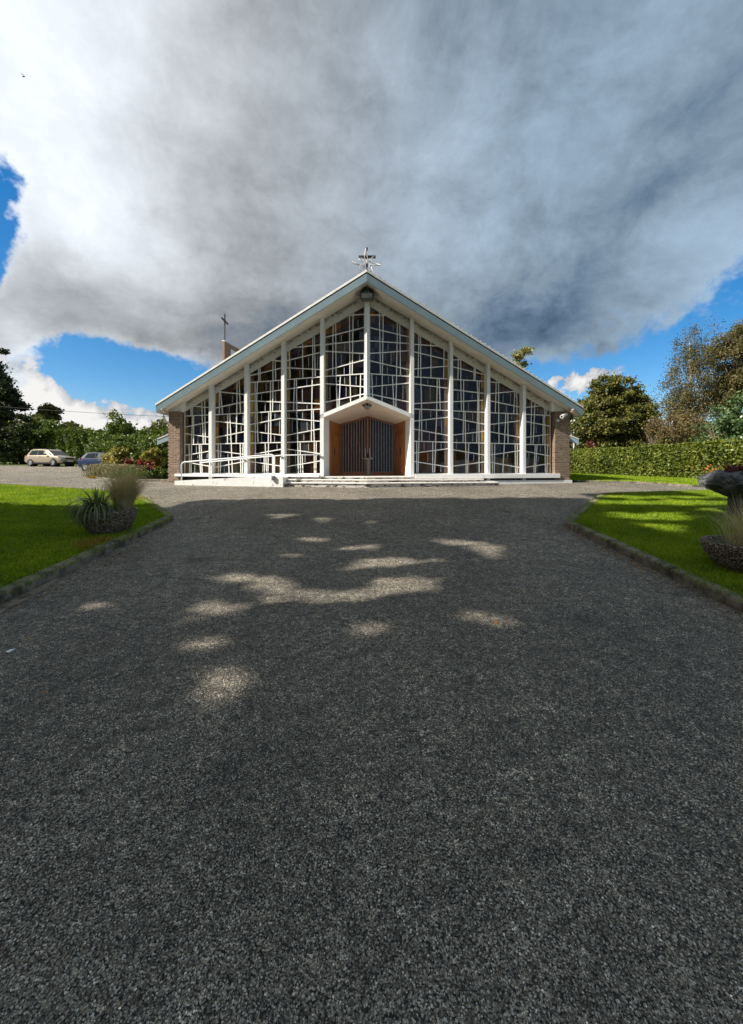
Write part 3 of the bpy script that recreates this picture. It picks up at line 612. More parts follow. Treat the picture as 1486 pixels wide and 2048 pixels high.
# ---- glazing traced bay by bay: pixel offsets and scale of each tracing, then bars (x1,y1,x2,y2)
def unproj(px, py):
    u = (px - CX) / F; s = 1 if px > 734 else -1; D = D0 + .02
    y = (D - s * XC * TA) / (1 - s * u * TA); return abs(u * y - XC), EZ + (HY - py) / F * y
Z1 = (360, 780, 10.614); Z2 = (485, 650, 6.606); Z3 = (640, 600, 7.821); Z4 = (815, 650, 6.606); Z5 = (960, 740, 9.2875)
BAYS = [
 (-1, 6.79, 8.10, Z1, '65,555,635,530 290,345,635,375 65,798,640,675 65,920,640,1002 65,1160,640,1148 65,1398,640,1295 80,1520,640,1620',
  '270,330,262,760 262,760,248,1160 248,1160,235,1770 235,330,235,548 292,548,290,1150 463,200,475,560 475,560,500,1150 525,150,538,1000 538,1000,542,1150 195,1165,208,1770 410,1155,440,1770 450,1155,475,1770',
  '430,760,430,960 375,990,375,1150 345,1170,345,1340 575,1340,575,1440 310,1590,310,1760 605,700,600,980 375,1360,375,1450 505,845,535,845'),
 (-1, 5.17, 6.655, Z1, '830,40,1375,95 765,380,1375,250 770,525,1375,490 770,665,1375,730 775,1005,1375,885 770,1145,1375,1130 775,1290,1385,1370 775,1635,1385,1515',
  '842,-100,838,510 850,-100,905,510 1215,-250,1205,500 1205,500,1195,1130 1255,-250,1285,490 1015,520,1010,1135 1058,520,1090,1140 1090,1140,1115,1770 815,1145,820,1765 868,1145,858,1770 1280,1140,1295,1765 1340,1140,1330,1765 1035,1490,1045,1770',
  '935,550,935,660 1295,740,1295,880 1110,120,1110,270 1040,340,1040,490 1015,1330,1015,1430 935,1620,935,1765 1340,520,1340,700 1370,930,1365,1110 1020,805,1070,805 1020,1040,1075,1040 1290,1240,1335,1240'),
 (-1, 3.545, 5.035, Z2, '395,465,513,482 105,670,513,570 105,760,513,730 110,918,513,858 110,1003,513,1020 110,1162,513,1138 115,1315,513,1235 115,1405,513,1455 115,1560,513,1552 160,1705,513,1642 115,1805,520,1865',
  '212,540,215,745 232,540,235,745 403,400,403,870 403,870,398,1135 433,400,438,725 168,760,170,1955 198,760,188,1000 188,1000,205,1550 372,740,370,1140 350,1150,340,1550 375,1150,375,1545 300,1560,320,1955 345,1560,338,1955 287,1750,290,1955 505,1750,500,1955',
  '310,760,310,875 475,740,475,850 435,880,435,1000 250,915,250,1000 298,1020,298,1135 488,1030,488,1130 250,1165,250,1280 428,1155,428,1235 303,1290,303,1410 488,1250,488,1440 252,1430,252,1545 422,1455,422,1545 455,1560,455,1640 235,1730,235,1800 265,1850,265,1950'),
 (-1, 1.90, 3.41, Z2, '680,300,1025,265 595,470,1025,365 595,568,1025,590 595,722,1025,688 595,848,1025,785 595,1022,1025,1042 595,1138,1025,1112 595,1232,1025,1272 595,1455,1030,1372 595,1550,1030,1535 595,1640,1030,1700 600,1868,1030,1795',
  '620,300,630,708 793,200,798,705 930,100,927,700 950,100,962,680 688,722,675,1130 712,722,718,1130 718,1130,740,1955 922,700,915,1130 915,1130,910,1530 935,1120,948,1540 948,1540,950,1955 762,1550,768,1955 975,1540,970,1955 790,1715,798,1955',
  '745,320,745,410 695,460,695,540 872,420,872,560 990,400,990,570 757,590,757,690 848,715,848,800 790,835,790,1015 852,1045,852,1110 793,1135,793,1235 850,1265,855,1395 808,1425,810,1525 872,1555,872,1660 700,1660,700,1830 825,1700,825,1810 655,1250,655,1420'),
 (-1, .095, 1.75, Z3, '445,243,685,228 90,585,685,432 95,698,685,635 95,805,685,838 95,1100,685,942 95,1198,690,1155 95,1310,690,1360 95,1600,690,1470',
  '207,300,197,1190 245,300,252,1190 252,1190,268,1700 460,200,468,1160 468,1160,480,1650 520,150,512,640 512,640,503,1165 318,1200,297,1700 635,1165,625,1600',
  '335,545,335,650 385,680,385,800 333,840,333,1020 378,1040,378,1160 385,1200,385,1310 408,1350,408,1510 565,1180,565,1325 622,850,622,945 595,300,595,425 155,1340,155,1560 270,1265,300,1265 650,1240,680,1240'),
 (1, .095, 1.75, Z3, '765,237,1040,240 765,432,1365,575 765,640,1365,682 765,840,1365,797 765,950,1365,1085 765,1152,1365,1195 765,1360,1365,1303 765,1470,1360,1590',
  '928,150,945,1160 990,200,975,1160 975,1160,968,1650 1210,300,1197,1185 1197,1185,1185,1700 1247,300,1258,1180 810,1160,825,1600 1133,1190,1155,1700',
  '1145,380,1145,480 1065,680,1065,795 1112,840,1110,1000 1055,1040,1052,1160 883,1180,880,1330 1070,1200,1070,1300 1042,1350,1040,1500 1300,1330,1295,1550'),
 (1, 1.90, 3.41, Z4, '80,257,430,282 80,355,520,460 80,582,520,545 80,685,515,712 80,778,515,835 80,1040,515,1015 80,1110,515,1130 75,1272,515,1220 75,1375,510,1455 70,1535,505,1548 70,1695,505,1638 65,1800,500,1868',
  '150,80,140,685 170,80,175,685 175,685,185,1110 308,180,308,690 482,280,475,705 392,705,385,1125 385,1125,370,1545 418,705,432,1120 162,1115,150,1530 185,1110,188,1530 120,1540,122,1950 150,1530,138,1950 333,1545,332,1950 372,1545,357,1950',
  '268,720,268,780 300,820,300,1010 308,1130,308,1220 248,1260,248,1390 290,1425,288,1520 220,1550,220,1655 270,1690,270,1810 450,1250,450,1425 445,1560,443,1650 440,1870,440,1940'),
 (1, 3.545, 5.035, Z4, '605,462,715,455 605,558,1010,655 605,720,1010,745 605,855,1010,905 605,1015,1010,995 605,1135,1010,1155 605,1232,1005,1310 600,1455,1005,1405 600,1552,1005,1560 600,1648,1000,1715 600,1865,1000,1810',
  '672,380,665,720 702,400,702,720 702,720,710,1130 880,500,875,735 898,500,890,735 740,735,740,1135 740,1135,732,1550 760,1140,765,1550 765,1550,775,1955 918,745,928,990 928,990,912,1550 947,745,940,1000 940,1000,945,1950 808,1560,790,1955',
  '668,880,665,990 855,910,855,980 805,1020,805,1130 680,1155,680,1225 860,1165,860,1270 805,1300,805,1400 860,1440,860,1540 875,1710,875,1800 650,1500,650,1640'),
 (1, 5.17, 6.655, Z5, '200,228,460,240 200,440,640,398 205,578,745,690 205,795,745,820 200,1010,745,943 195,1150,740,1250 195,1360,735,1375 190,1578,730,1500 190,1715,725,1808',
  '303,100,280,795 343,130,345,800 345,800,350,1360 655,300,622,808 680,320,683,815 475,820,450,1365 450,1365,418,1930 515,820,518,1360 220,1375,228,1930 272,1375,262,1930 648,1380,655,1925 690,1380,685,1925',
  '435,440,430,600 568,430,568,630 492,670,490,785 595,840,593,925 262,1020,262,1140 515,1560,515,1640'),
 (1, 6.79, 8.10, Z5, '865,695,1190,660 865,825,1380,850 865,960,1380,1060 865,1250,1385,1180 860,1383,1375,1393 855,1515,1365,1610 845,1808,1365,1725',
  '957,500,940,1375 1020,530,985,1375 1195,650,1205,1385 1205,1385,1212,1930 1228,690,1228,840 1172,840,1165,1385 1025,1390,995,1930 1058,1390,1022,1930 1252,1390,1240,1930',
  '1072,700,1070,800 1045,1030,1045,1170 1100,1230,1095,1370 1325,870,1325,1020 1285,1230,1283,1350 1125,1410,1125,1520 1255,1060,1255,1160 910,1540,910,1650 1090,1600,1090,1700')]
def bay(s, a0, a1, Z, trans, verts, thin):
    centre = a0 < 1
    bot = (lambda a: ctop(a) - .01) if centre else (lambda a: SILL - .01)
    top = lambda a: gtop(a) + .01
    def conv(q):
        x1, y1, x2, y2 = [float(k) for k in q.split(',')]
        return unproj(Z[0] + x1 / Z[2], Z[1] + y1 / Z[2]), unproj(Z[0] + x2 / Z[2], Z[1] + y2 / Z[2])
    def bars(mb, src, w, o0, o1, horiz):
        for q in src.split():
            p, r = conv(q)
            if horiz:   # run transoms to the columns
                if abs(p[0] - a0) < .22 or abs(r[0] - a0) < .22 or abs(p[0] - a1) < .22 or abs(r[0] - a1) < .22:
                    sl = (r[1] - p[1]) / (r[0] - p[0])
                    f = lambda a: (a, p_[1] + sl * (a - p_[0])); p_ = p
                    lo, hi = min(p[0], r[0]), max(p[0], r[0])
                    if lo - a0 < .22: lo = a0
                    if a1 - hi < .22: hi = a1
                    p, r = f(lo), f(hi)
            ok = []
            for i in range(161):
                k = i / 160; a = p[0] + (r[0] - p[0]) * k; z = p[1] + (r[1] - p[1]) * k
                if a0 - .001 <= a <= a1 + .001 and bot(a) <= z <= top(a): ok.append((a, z))
            if len(ok) < 2: continue
            p, r = ok[0], ok[-1]
            dx, dz = r[0] - p[0], r[1] - p[1]; L = math.hypot(dx, dz); nx, nz = -dz / L * w / 2, dx / L * w / 2
            jo = random.uniform(-.004, .004)
            A = [(p[0] + nx, p[1] + nz), (p[0] - nx, p[1] - nz), (r[0] - nx, r[1] - nz), (r[0] + nx, r[1] + nz)]
            mb.hexa([P(s, a, o0 + jo, z) for a, z in A] + [P(s, a, o1 + jo, z) for a, z in A])
    fr = MB(); ex = .03
    hx(fr, s, a0, a0 + ex, .0, .07, bot(a0), top(a0), None, top(a0 + ex)); hx(fr, s, a1 - ex, a1, .0, .07, bot(a1) , top(a1 - ex), None, top(a1))
    if not centre: hx(fr, s, a0, a1, .0, .07, SILL - .01, SILL + .03)
    w = fr.build('window', M['bar'], church)
    gb = MB(); bars(gb, trans, .038, -.012, .03, True); bars(gb, verts, .036, -.006, .036, False)
    nb = len(gb.f); bars(gb, thin, .028, .035, .048, False)
    go = gb.build('glazing_bars', M['bar'], w); go.data.materials.append(M['lead'])
    for pl in go.data.polygons[nb:]: pl.material_index = 1
    # coloured quarries; the outer strip is painted as sunlit inner fins
    V = []; Q = []; am = []; z = SILL if not centre else ctop(a1); ed = a1 - (.17 if not centre else .13)
    zmax = top(a0)
    while z < zmax:
        h = random.uniform(.32, .62); a = a0
        while a < a1 - 1e-6:
            wd = random.choice((.1, .16, .22, .3, .38)); b = min(a1, a + wd)
            if a < ed - 1e-6: b = min(b, ed)
            else: b = a1
            if a < ed - 1e-6 and ed - b < .07: b = ed
            f = lambda aa, zz: min(max(zz, bot(aa)), top(aa))
            zs = [f(a, z), f(b, z), f(b, z + h), f(a, z + h)]
            if zs[2] - zs[1] > .004 or zs[3] - zs[0] > .004:
                k = len(V); V += [P(s, a, .05, zs[0]), P(s, b, .05, zs[1]), P(s, b, .05, zs[2]), P(s, a, .05, zs[3])]; am.append(a >= ed - 1e-6); Q.append((k, k + 1, k + 2, k + 3) if s > 0 else (k + 3, k + 2, k + 1, k))
            a = b
        z += h
    go = np_mesh('glass', V, Q, M['glass'], w); go.data.materials.append(M['amber'])
    go.data.polygons.foreach_set('material_index', [int(k) for k in am])
for b in BAYS: bay(*b)

# timber fins behind the columns, seen through the glass
for s in (-1, 1):
    for a in (1.90, 3.545, 5.17, 6.79, 8.2):
        mb = MB(); hx(mb, s, a - .135, a, .13, .55, 1.15, gtop(a) + .1); mb.build('inner_fin', M['fin'], church)
    mb = MB(); hx(mb, s, 0.0, 8.1, .25, .42, 7.9, 8.35, gtop(8.1) - .22, gtop(8.1) + .25); mb.build('inner_rafter', M['fin'], church)
# interior
FL = [(XC - 8.3, 17.15), (XC, 15.65), (XC + 8.3, 17.15), (XC + 8.3, 44.5), (XC - 8.3, 44.5)]
MB().add([(x, y, 1.0) for x, y in FL] + [(x, y, 1.13) for x, y in FL], [(4, 3, 2, 1, 0), (5, 6, 7, 8, 9)] + [(i, (i + 1) % 5, 5 + (i + 1) % 5, 5 + i) for i in range(5)]).build('interior_floor', M['innerfloor'], church)
for s in (-1, 1):
    MB().box(XC + s * 8.36 - .02, XC + s * 8.36 + .02, 17.6, 44.5, 1.13, 4.1).build('inner_wall', M['inner'], church)
MB().box(XC - 8.3, XC + 8.3, 31.9, 32.0, 1.13, 8.0).build('inner_wall', M['inner'], church)
MB().box(XC - 3.9, XC + 3.9, 19.6, 19.7, 4.35, 5.0).build('gallery_front', M['timber'], church)
for (s, a0, a1, z1) in ((-1, 7.0, 7.7, 1.98), (-1, 5.35, 5.95, 2.0), (-1, 3.75, 4.5, 1.95), (1, 3.75, 4.9, 1.86), (1, 5.4, 6.45, 1.98), (1, 6.9, 7.75, 1.98)):
    mb = MB(); hx(mb, s, a0, a1, .5, .8, 1.14, z1); mb.build('cupboard', M['cream'], church)
for (s, a0, a1, z1) in ((-1, 2.1, 2.9, 2.9), (1, 2.0, 2.9, 2.6), (1, 3.7, 4.0, 3.1), (-1, 3.65, 3.95, 3.2)):
    mb = MB(); hx(mb, s, a0, a1, .9, 1.1, 1.14, z1); mb.build('wardrobe', M['timber'], church)
for s in (-1, 1):
    MB().box(XC + s * 2.75 - .75, XC + s * 2.75 + .75, 18.8, 19.0, 1.14, 3.5).build('lobby_screen', M['timber'], church)
    MB().box(XC + s * 4.7 - .22, XC + s * 4.7 + .22, 18.7, 18.9, 1.14, 3.2).build('wardrobe', M['timber'], church)

# ---- entrance recess
YD = 17.8; XD = 1.30
def rz(k, a0v, a1v): return a0v + (a1v - a0v) * k
cn = MB()   # canopy edge (white) and its sloping soffit
for s in (-1, 1):
    p = [P(s, 0, -.30, 4.25), P(s, 1.90, -.30, cbot(1.90)), P(s, 1.90, -.30, ctop(1.90)), P(s, 0, -.30, 4.40), P(s, 0, .1, 4.25), P(s, 1.90, .1, cbot(1.9)), P(s, 1.90, .1, ctop(1.90)), P(s, 0, .1, 4.40)]
    if s < 0: p = [p[1], p[0], p[3], p[2], p[5], p[4], p[7], p[6]]
    cn.hexa(p)
canopy = cn.build('canopy', M['white'], church)
cs = MB(); zc, ze = 3.94, 3.57
for s in (-1, 1):
    cs.add([P(s, 0, -.27, 4.245), P(s, 1.78, -.27, cbot(1.78) - .004), (XC + s * XD, YD + .1, ze), (XC, YD + .1, zc)], [(0, 1, 2, 3)])
cs.build('canopy_soffit', M['canopy'], canopy)
ZT = 1.19
for s in (-1, 1):
    A = P(s, 1.76, -.10, 0); B = (XC + s * XD, YD, 0)
    def q(k, z, o=0): # point along the splayed side wall, k from the front
        nx, ny = (B[1] - A[1]), -(B[0] - A[0]); L = math.hypot(nx, ny); sg = -s
        return (A[0] + (B[0] - A[0]) * k + sg * abs(nx) / L * o, A[1] + (B[1] - A[1]) * k + (-abs(ny) / L * o), z)
    def zs(k): return (cbot(1.76) - .005) * (1 - k) + (ze) * k
    def slab(mb, k0, k1, z0, z1, o0, o1):
        f0 = zs(k0) + .02 if z1 is None else z1; f1 = zs(k1) + .02 if z1 is None else z1
        return mb.hexa([q(k0, z0, o0), q(k1, z0, o0), q(k1, f1, o0), q(k0, f0, o0), q(k0, z0, o1), q(k1, z0, o1), q(k1, f1, o1), q(k0, f0, o1)])
    slab(MB(), 0, .30, 1.15, None, 0, -.15).build('reveal', M['white'], church)
    pn = slab(MB(), .30, 1.0, 1.15, None, 0, -.08).build('entrance_panel', M['timber'], church)
    d = slab(MB(), .50, .90, ZT + .04, 3.02, .03, .002).build('side_door', M['timber'], pn)
    mb = MB(); slab(mb, .46, .50, ZT, 3.06, .06, .001); slab(mb, .90, .94, ZT, 3.06, .06, .001); slab(mb, .50, .90, 3.02, 3.08, .06, .001); mb.build('door_frame', M['timber2'], pn)
    mb = MB(); slab(mb, .55, .565, ZT + .9, ZT + 1.25, .07, .03); mb.build('door_handle', M['chrome'], d)
# glazed slatted screen with the entrance doors
sc = MB(); sc.box(XC - XD, XC + XD, YD, YD + .06, 1.15, ZT + .16); sc.box(XC - XD - .02, XC - XD + .09, YD - .02, YD + .06, 1.15, ze + .02); sc.box(XC + XD - .09, XC + XD + .02, YD - .02, YD + .06, 1.15, ze + .02)
for s in (-1, 1):
    sc.hexa([(XC, YD - .01, zc - .07), (XC + s * XD, YD - .01, ze - .07), (XC + s * XD, YD - .01, ze + .04), (XC, YD - .01, zc + .04), (XC, YD + .06, zc - .07), (XC + s * XD, YD + .06, ze - .07), (XC + s * XD, YD + .06, ze + .04), (XC, YD + .06, zc + .04)])
screen = sc.build('door_screen', M['timber2'], church)
for s in (-1, 1):
    g = MB(); g.hexa([(XC, YD + .03, ZT + .1), (XC + s * XD, YD + .03, ZT + .1), (XC + s * XD, YD + .03, ze), (XC, YD + .03, zc), (XC, YD + .045, ZT + .1), (XC + s * XD, YD + .045, ZT + .1), (XC + s * XD, YD + .045, ze), (XC, YD + .045, zc)])
    g.build('door_glass', M['doorglass'], screen)
n = 19
for i in range(n):
    x = -XD + .09 + (2 * XD - .18) * (i + .5) / n; top = zc - .05 - (zc - ze) * abs(x) / XD
    s_ = MB().box(XC + x - .014, XC + x + .014, YD - .06, YD + .02, ZT + .14, top).build('slat', M['slat'] if x < .2 else M['slatgrey'], screen)
MB().box(XC - .05, XC + .05, YD - .03, YD + .03, ZT + .14, zc - .05).build('meeting_stile', M['timber2'], screen)
for x in (-.12, .08): MB().box(XC + x, XC + x + .03, YD - .12, YD - .09, ZT + .85, ZT + 1.25).build('door_handle', M['chrome'], screen)
MB().box(XC - 1.5, XC + 1.5, 19.5, 19.6, 1.14, 4.2).build('lobby_screen', M['inner'], church)

# ---- side wings either side of the nave
for s in (-1, 1):
    w = MB().box(XC + s * 9.5 - .8, XC + s * 9.5 + .8, 20.2, 34, .5, 2.72).build('wing', M['brick'], church)
    mb = MB(); X0, X1 = XC + s * 8.6, XC + s * 10.75
    y0, y1 = 19.4, 34.5
    mb.hexa([(X0, y0, 3.66), (X1, y0, 2.86), (X1, y0, 3.0), (X0, y0, 3.86), (X0, y1, 3.66), (X1, y1, 2.86), (X1, y1, 3.0), (X0, y1, 3.86)])
    r = mb.build('wing_roof', M['roof'], w)
    MB().hexa([(X0, y0 - .03, 3.56), (X1, y0 - .03, 2.70), (X1, y0 - .03, 2.95), (X0, y0 - .03, 3.81), (X0, y0 - .002, 3.56), (X1, y0 - .002, 2.70), (X1, y0 - .002, 2.95), (X0, y0 - .002, 3.81)]).build('fascia', M['fascia'], r)
    MB().hexa([(X0, y0 - .05, 3.83), (X1, y0 - .05, 2.97), (X1, y0 - .05, 3.03), (X0, y0 - .05, 3.89), (X0, y0 + .05, 3.83), (X1, y0 + .05, 2.97), (X1, y0 + .05, 3.03), (X0, y0 + .05, 3.89)]).build('verge_cap', M['capm'], r)
    # stepped upper roof further back
    MB().hexa([(XC + s * 8.6, 26, 4.3), (XC + s * 13.9, 26, 3.55), (XC + s * 13.9, 26, 3.85), (XC + s * 8.6, 26, 4.6), (XC + s * 8.6, 34, 4.3), (XC + s * 14.3, 34, 3.55), (XC + s * 14.3, 34, 3.85), (XC + s * 8.6, 34, 4.6)]).build('rear_roof', M['fascia'], church)
    MB().box(XC + s * 11.2 - 2.4, XC + s * 11.2 + 2.4, 26.5, 34, .5, 3.6).build('rear_wing', M['brick'], church)
    MB().tube([(XC + s * 9.02, 16.75, 3.86), (XC + s * 9.02, 17.0, 3.6), (XC + s * 8.95, 17.25, 3.5), (XC + s * 8.95, 17.25, .9)], .045).build('downpipe', M['railm'] if s < 0 else M['iron'], church)

# ---- steps, ramp and rails
def prow_slab(mb, y0, tanp, al, ar, z0, z1, back=15.9):
    """platform with a shallow pointed front"""
    yl, yr = y0 + al * tanp, y0 + ar * tanp
    pts = [(XC - al, yl), (XC, y0), (XC + ar, yr), (XC + ar, back + ar * .19), (XC, back), (XC - al, back + al * .19)]
    n = 6; b = [(x, y, z0) for x, y in pts]; t = [(x, y, z1) for x, y in pts]
    mb.add(b + t, [tuple(range(6))[::-1], tuple(range(6, 12))] + [(i, (i + 1) % 6, 6 + (i + 1) % 6, 6 + i) for i in range(6)])
steps = empty('entrance_steps', (XC, 15, .8), 'three wide shallow white painted steps with blackened joints below the church entrance', 'steps')
def stepslab(y0, tp, al, ar, z0, z1, edge, back=15.9):
    mb = MB(); prow_slab(mb, y0 + .035, tp, al, ar, z0 - .2, z1 - .045, back); r = mb.build('riser', M['riser'], steps)
    mb = MB(); prow_slab(mb, y0, tp, al + .03, ar + .03, z1 - .045, z1, back); mb.build('tread', M['steps'], steps, bevel=.01)
stepslab(14.40, .16, 5.35, 5.30, .85, .965, 0, 14.9)
stepslab(14.72, .17, 4.75, 4.75, .97, 1.085, 0, 15.2)
stepslab(15.04, .185, 3.1, 3.30, 1.08, 1.19, 0)
MB().box(XC - 1.85, XC + 1.85, 15.45, 18.4, .9, 1.175).build('landing', M['steps'], steps)
# ramp
rp = empty('ramp', (XC - 6, 15.5, .85), 'white painted access ramp rising beside the left glass bays to the entrance', 'ramp')
mb = MB(); a0, a1 = 3.25, 7.9
def rampz(a): return 1.16 - max(0, (a - 4.2)) * .055
for (o0, o1, dz) in ((-1.18, -1.06, .045), (-1.06, -.05, 0)):
    n = 8; m2 = MB()
    for i in range(n):
        u0, u1 = a0 + (a1 - a0) * i / n, a0 + (a1 - a0) * (i + 1) / n
        hx(m2, -1, u0, u1, o0, o1, .6, rampz(u0) + dz, None, rampz(u1) + dz)
    m2.build('kerb_wall' if dz else 'ramp_slab', M['steppaint'], rp)
hr = empty('ramp_handrail', (XC - 6, 15.4, .9), 'white tubular handrail on posts running up the outer edge of the ramp', 'handrail')
def RP(a, z): return P(-1, a, -1.12, z)
MB().tube([RP(7.62, .95), RP(7.62, 1.66), RP(7.58, 1.74), RP(7.48, 1.775), RP(5.5, 1.92), RP(3.75, 2.06), RP(3.66, 2.03), RP(3.64, 1.95), RP(3.64, 1.2)], .026, 10).build('rail', M['railm'], hr, smooth=True)
for a in (6.35,): MB().tube([RP(a, rampz(a)), RP(a, 1.865)], .022, 8).build('post', M['railm'], hr, smooth=True)
MB().hexa([P(-1, 3.58, -1.17, 1.16), P(-1, 3.70, -1.17, 1.16), P(-1, 3.70, -1.17, 2.02), P(-1, 3.58, -1.17, 2.02), P(-1, 3.58, -1.13, 1.16), P(-1, 3.70, -1.13, 1.16), P(-1, 3.70, -1.13, 2.02), P(-1, 3.58, -1.13, 2.02)]).build('end_post', M['railm'], hr)
MB().box(RP(3.64, 0)[0] - .05, RP(3.64, 0)[0] + .07, 14.70, 14.78, 1.05, 1.22).build('post_foot', M['stone'], hr)
wr = empty('wall_handrail', (XC - 5, 15.9, 1.8), 'white wall handrail bracketed to the fronts of the left hand columns', 'handrail')
MB().tube([P(-1, 7.15, -.37, 1.76), P(-1, 6.7, -.37, 1.79), P(-1, 5.1, -.37, 1.93), P(-1, 3.5, -.37, 2.05), P(-1, 1.86, -.37, 2.07)], .024, 10).build('rail', M['railm'], wr, smooth=True)
for a, z in ((6.70, 1.79), (5.10, 1.92), (3.48, 2.04), (1.86, 2.06)):
    mb = MB(); hx(mb, -1, a - .02, a + .04, -.41, -.303, z - .09, z - .045); mb.build('bracket', M['stone'], wr)

# ---- font pedestal in front of the doors
ft = empty('stone_font', (XC + .02, 16.35, 1.175), 'slim dark stone pedestal with a wide flat dish standing in front of the entrance doors', 'font')
fc = (XC + .02, 16.35, 1.175)
MB().lathe([(0, 0), (.10, 0), (.10, .04), (.082, .07), (.078, .35), (.085, .66), (.10, .70), (0, .70)], fc, 20).build('pedestal', M['stone'], ft, smooth=True, autos=True)
MB().lathe([(0, .70), (.10, .70), (.20, .735), (.235, .77), (.235, .795), (.20, .785), (0, .76)], fc, 28).build('dish', M['stone'], ft, smooth=True, autos=True)
MB().tube([(fc[0], fc[1] + .03, fc[2] + .76), (fc[0], fc[1] + .03, fc[2] + 1.0)], [.05, .03], 10).build('spout', M['iron'], ft, smooth=True)

# ---- lights and camera on the building
fl = empty('floodlight', (XC, 15.0, 8.2), 'weathered rectangular floodlight fixed under the roof ridge above the central glass', 'floodlight')
MB().box(XC - .24, XC + .24, 14.72, 14.96, 8.08, 8.32).build('housing', M['lampbody'], fl, bevel=.02)
MB().box(XC - .20, XC + .20, 14.70, 14.722, 8.12, 8.30).build('lens', M['lens'], fl)
MB().box(XC - .04, XC + .04, 14.80, 14.95, 8.3, 8.545).build('bracket', M['lampbody'], fl)
cl = empty('canopy_light', (XC, 15.6, 4.05), 'small brown lantern shaped lamp on the underside of the entrance canopy', 'lamp')
MB().lathe([(0, 0), (.10, .0), (.14, .10), (.14, .12), (0, .12)], (XC, 15.6, 3.94), 6).build('lens', M['lens'], cl)
MB().box(XC - .19, XC + .19, 15.52, 15.68, 4.06, 4.10).build('housing', M['lampbody'], cl)
MB().box(XC - .05, XC + .05, 15.55, 15.65, 4.10, 4.24).build('bracket', M['lampbody'], cl)
for s, nm in ((-1, 'round cream soffit lamp under the left end of the gable roof'), (1, 'round cream soffit lamp under the right end of the gable roof')):
    b = empty('soffit_lamp', (XC + s * 8.78, 16.25, 3.98), nm, 'lamp', 'lamps under the roof ends')
    n = Vector((s * .46, 0, -.89)); c = Vector((XC + s * 8.82, 16.32, soff(8.82)))
    MB().tube([c, c + Vector((s * -.02, 0, -.03)), c + Vector((s * -.03, 0, -.09)), c + Vector((s * -.03, 0, -.12))], [.13, .13, .10, .02], 16).build('lens', M['canopy'], b, smooth=True)
    MB().tube([c, c + Vector((0, 0, -.025))], .145, 16).build('base', M['lampbody'], b)
cc = empty('security_camera', P(1, 8.5, -.3, 3.8), 'white bullet security camera on the right brick pier', 'security camera')
A = Vector(P(1, 8.62, -.42, 3.86)); B = Vector(P(1, 8.30, -.62, 3.72))
MB().tube([A, B], [.075, .08], 14).build('body', M['cctvw'], cc, smooth=True, autos=True)
dd = (B - A).normalized()
MB().tube([B + dd * .002, B + dd * .006], .045, 12).build('lens', M['dark'], cc)
MB().tube([Vector(P(1, 8.5, -.29, 3.66)), Vector(P(1, 8.47, -.42, 3.68)), (A + B) / 2 - Vector((0, 0, .05))], .03, 8).build('mount', M['cctvw'], cc, smooth=True)
mb = MB(); hx(mb, 1, 8.22, 8.33, -.37, -.285, 3.55, 3.64); mb.build('junction_box', M['cctvw'], cc)

# ---- cross and wire star on the ridge
yr = 14.5
rc = empty('ridge_cross', (XC, yr, 8.83), 'black metal cross standing on the peak of the gable roof', 'cross')
MB().box(XC - .03, XC + .045, yr - .03, yr + .03, 8.83, 9.93).build('upright', M['iron'], rc); MB().box(XC - .31, XC + .34, yr - .028, yr + .028, 9.54, 9.63).build('arm', M['iron'], rc)
st = empty('star_decoration', (XC, yr - .12, 9.0), 'irregular white rope light star tied in front of the ridge cross', 'star decoration')
ys_ = yr - .10
def SP(x, y): return ((630 + x / 7.076 - CX) / F * ys_, ys_, EZ + (HY - (480 + y / 7.076)) / F * ys_)
loops = [[(700, 300), (703, 190), (722, 122), (742, 150), (738, 220), (748, 290)], [(760, 300), (780, 270), (828, 232), (822, 262), (790, 310)],
         [(780, 322), (850, 322), (938, 352), (880, 362), (800, 352)], [(800, 352), (795, 385), (828, 440), (815, 468), (780, 440), (755, 400)],
         [(690, 395), (660, 340), (640, 380), (632, 470)], [(690, 395), (688, 350), (660, 345), (600, 340), (528, 318), (550, 345), (640, 358), (700, 310)], [(695, 300), (650, 245), (615, 270), (650, 290), (700, 310)]]
for L in loops:
    v = [SP(*p) for p in L]
    v = [(a[0], a[1] + random.uniform(-.04, .04), a[2]) for a in v]
    MB().tube(v, .015, 6, closed=(len(L) > 4)).build('rope', M['rope'], st, smooth=True)
MB().tube([SP(735 + 42 * math.cos(k * .628), 345 + 60 * math.sin(k * .628)) for k in range(10)], .014, 6, closed=True).build('hub', M['rope'], st, smooth=True)
MB().box(XC - .03, XC + .03, ys_ - .03, ys_ + .03, 9.28, 9.42).build('clip', M['rope'], st)

# ---- bell tower slab and its cross, left behind the nave
bt = empty('bell_tower', (-10, 26.5, 1), 'brown bell tower slab with a tall slot opening rising behind the left roof slope', 'bell tower')
A = Vector((-10.02, 25.9, 0)); B = Vector((-9.55, 28.1, 0)); t = (B - A); 
def tw(mb, k0, k1, z0, z1, w0=0, w1=.15, zz1=None):
    z1b = z1 if zz1 is None else zz1
    nrm = Vector((-t.y, t.x, 0)).normalized(); a = A + t * k0; b = A + t * k1
    f = lambda p, z, w: (p.x + nrm.x * w, p.y + nrm.y * w, z)
    return mb.hexa([f(a, z0, w0), f(b, z0, w0), f(b, z1b, w0), f(a, z1, w0), f(a, z0, w1), f(b, z0, w1), f(b, z1b, w1), f(a, z1, w1)])
mb = MB(); tw(mb, 0, .34, 1, 10.15); tw(mb, .70, 1, 1, 10.15); tw(mb, .34, .70, 9.93, 10.15); tw(mb, .34, .70, 1, 7.9)
mb.build('wall', M['tower'], bt)
mb = MB(); tw(mb, -.01, 1.01, 10.15, 10.22, -.04, .18); mb.build('coping', M['capm'], bt)
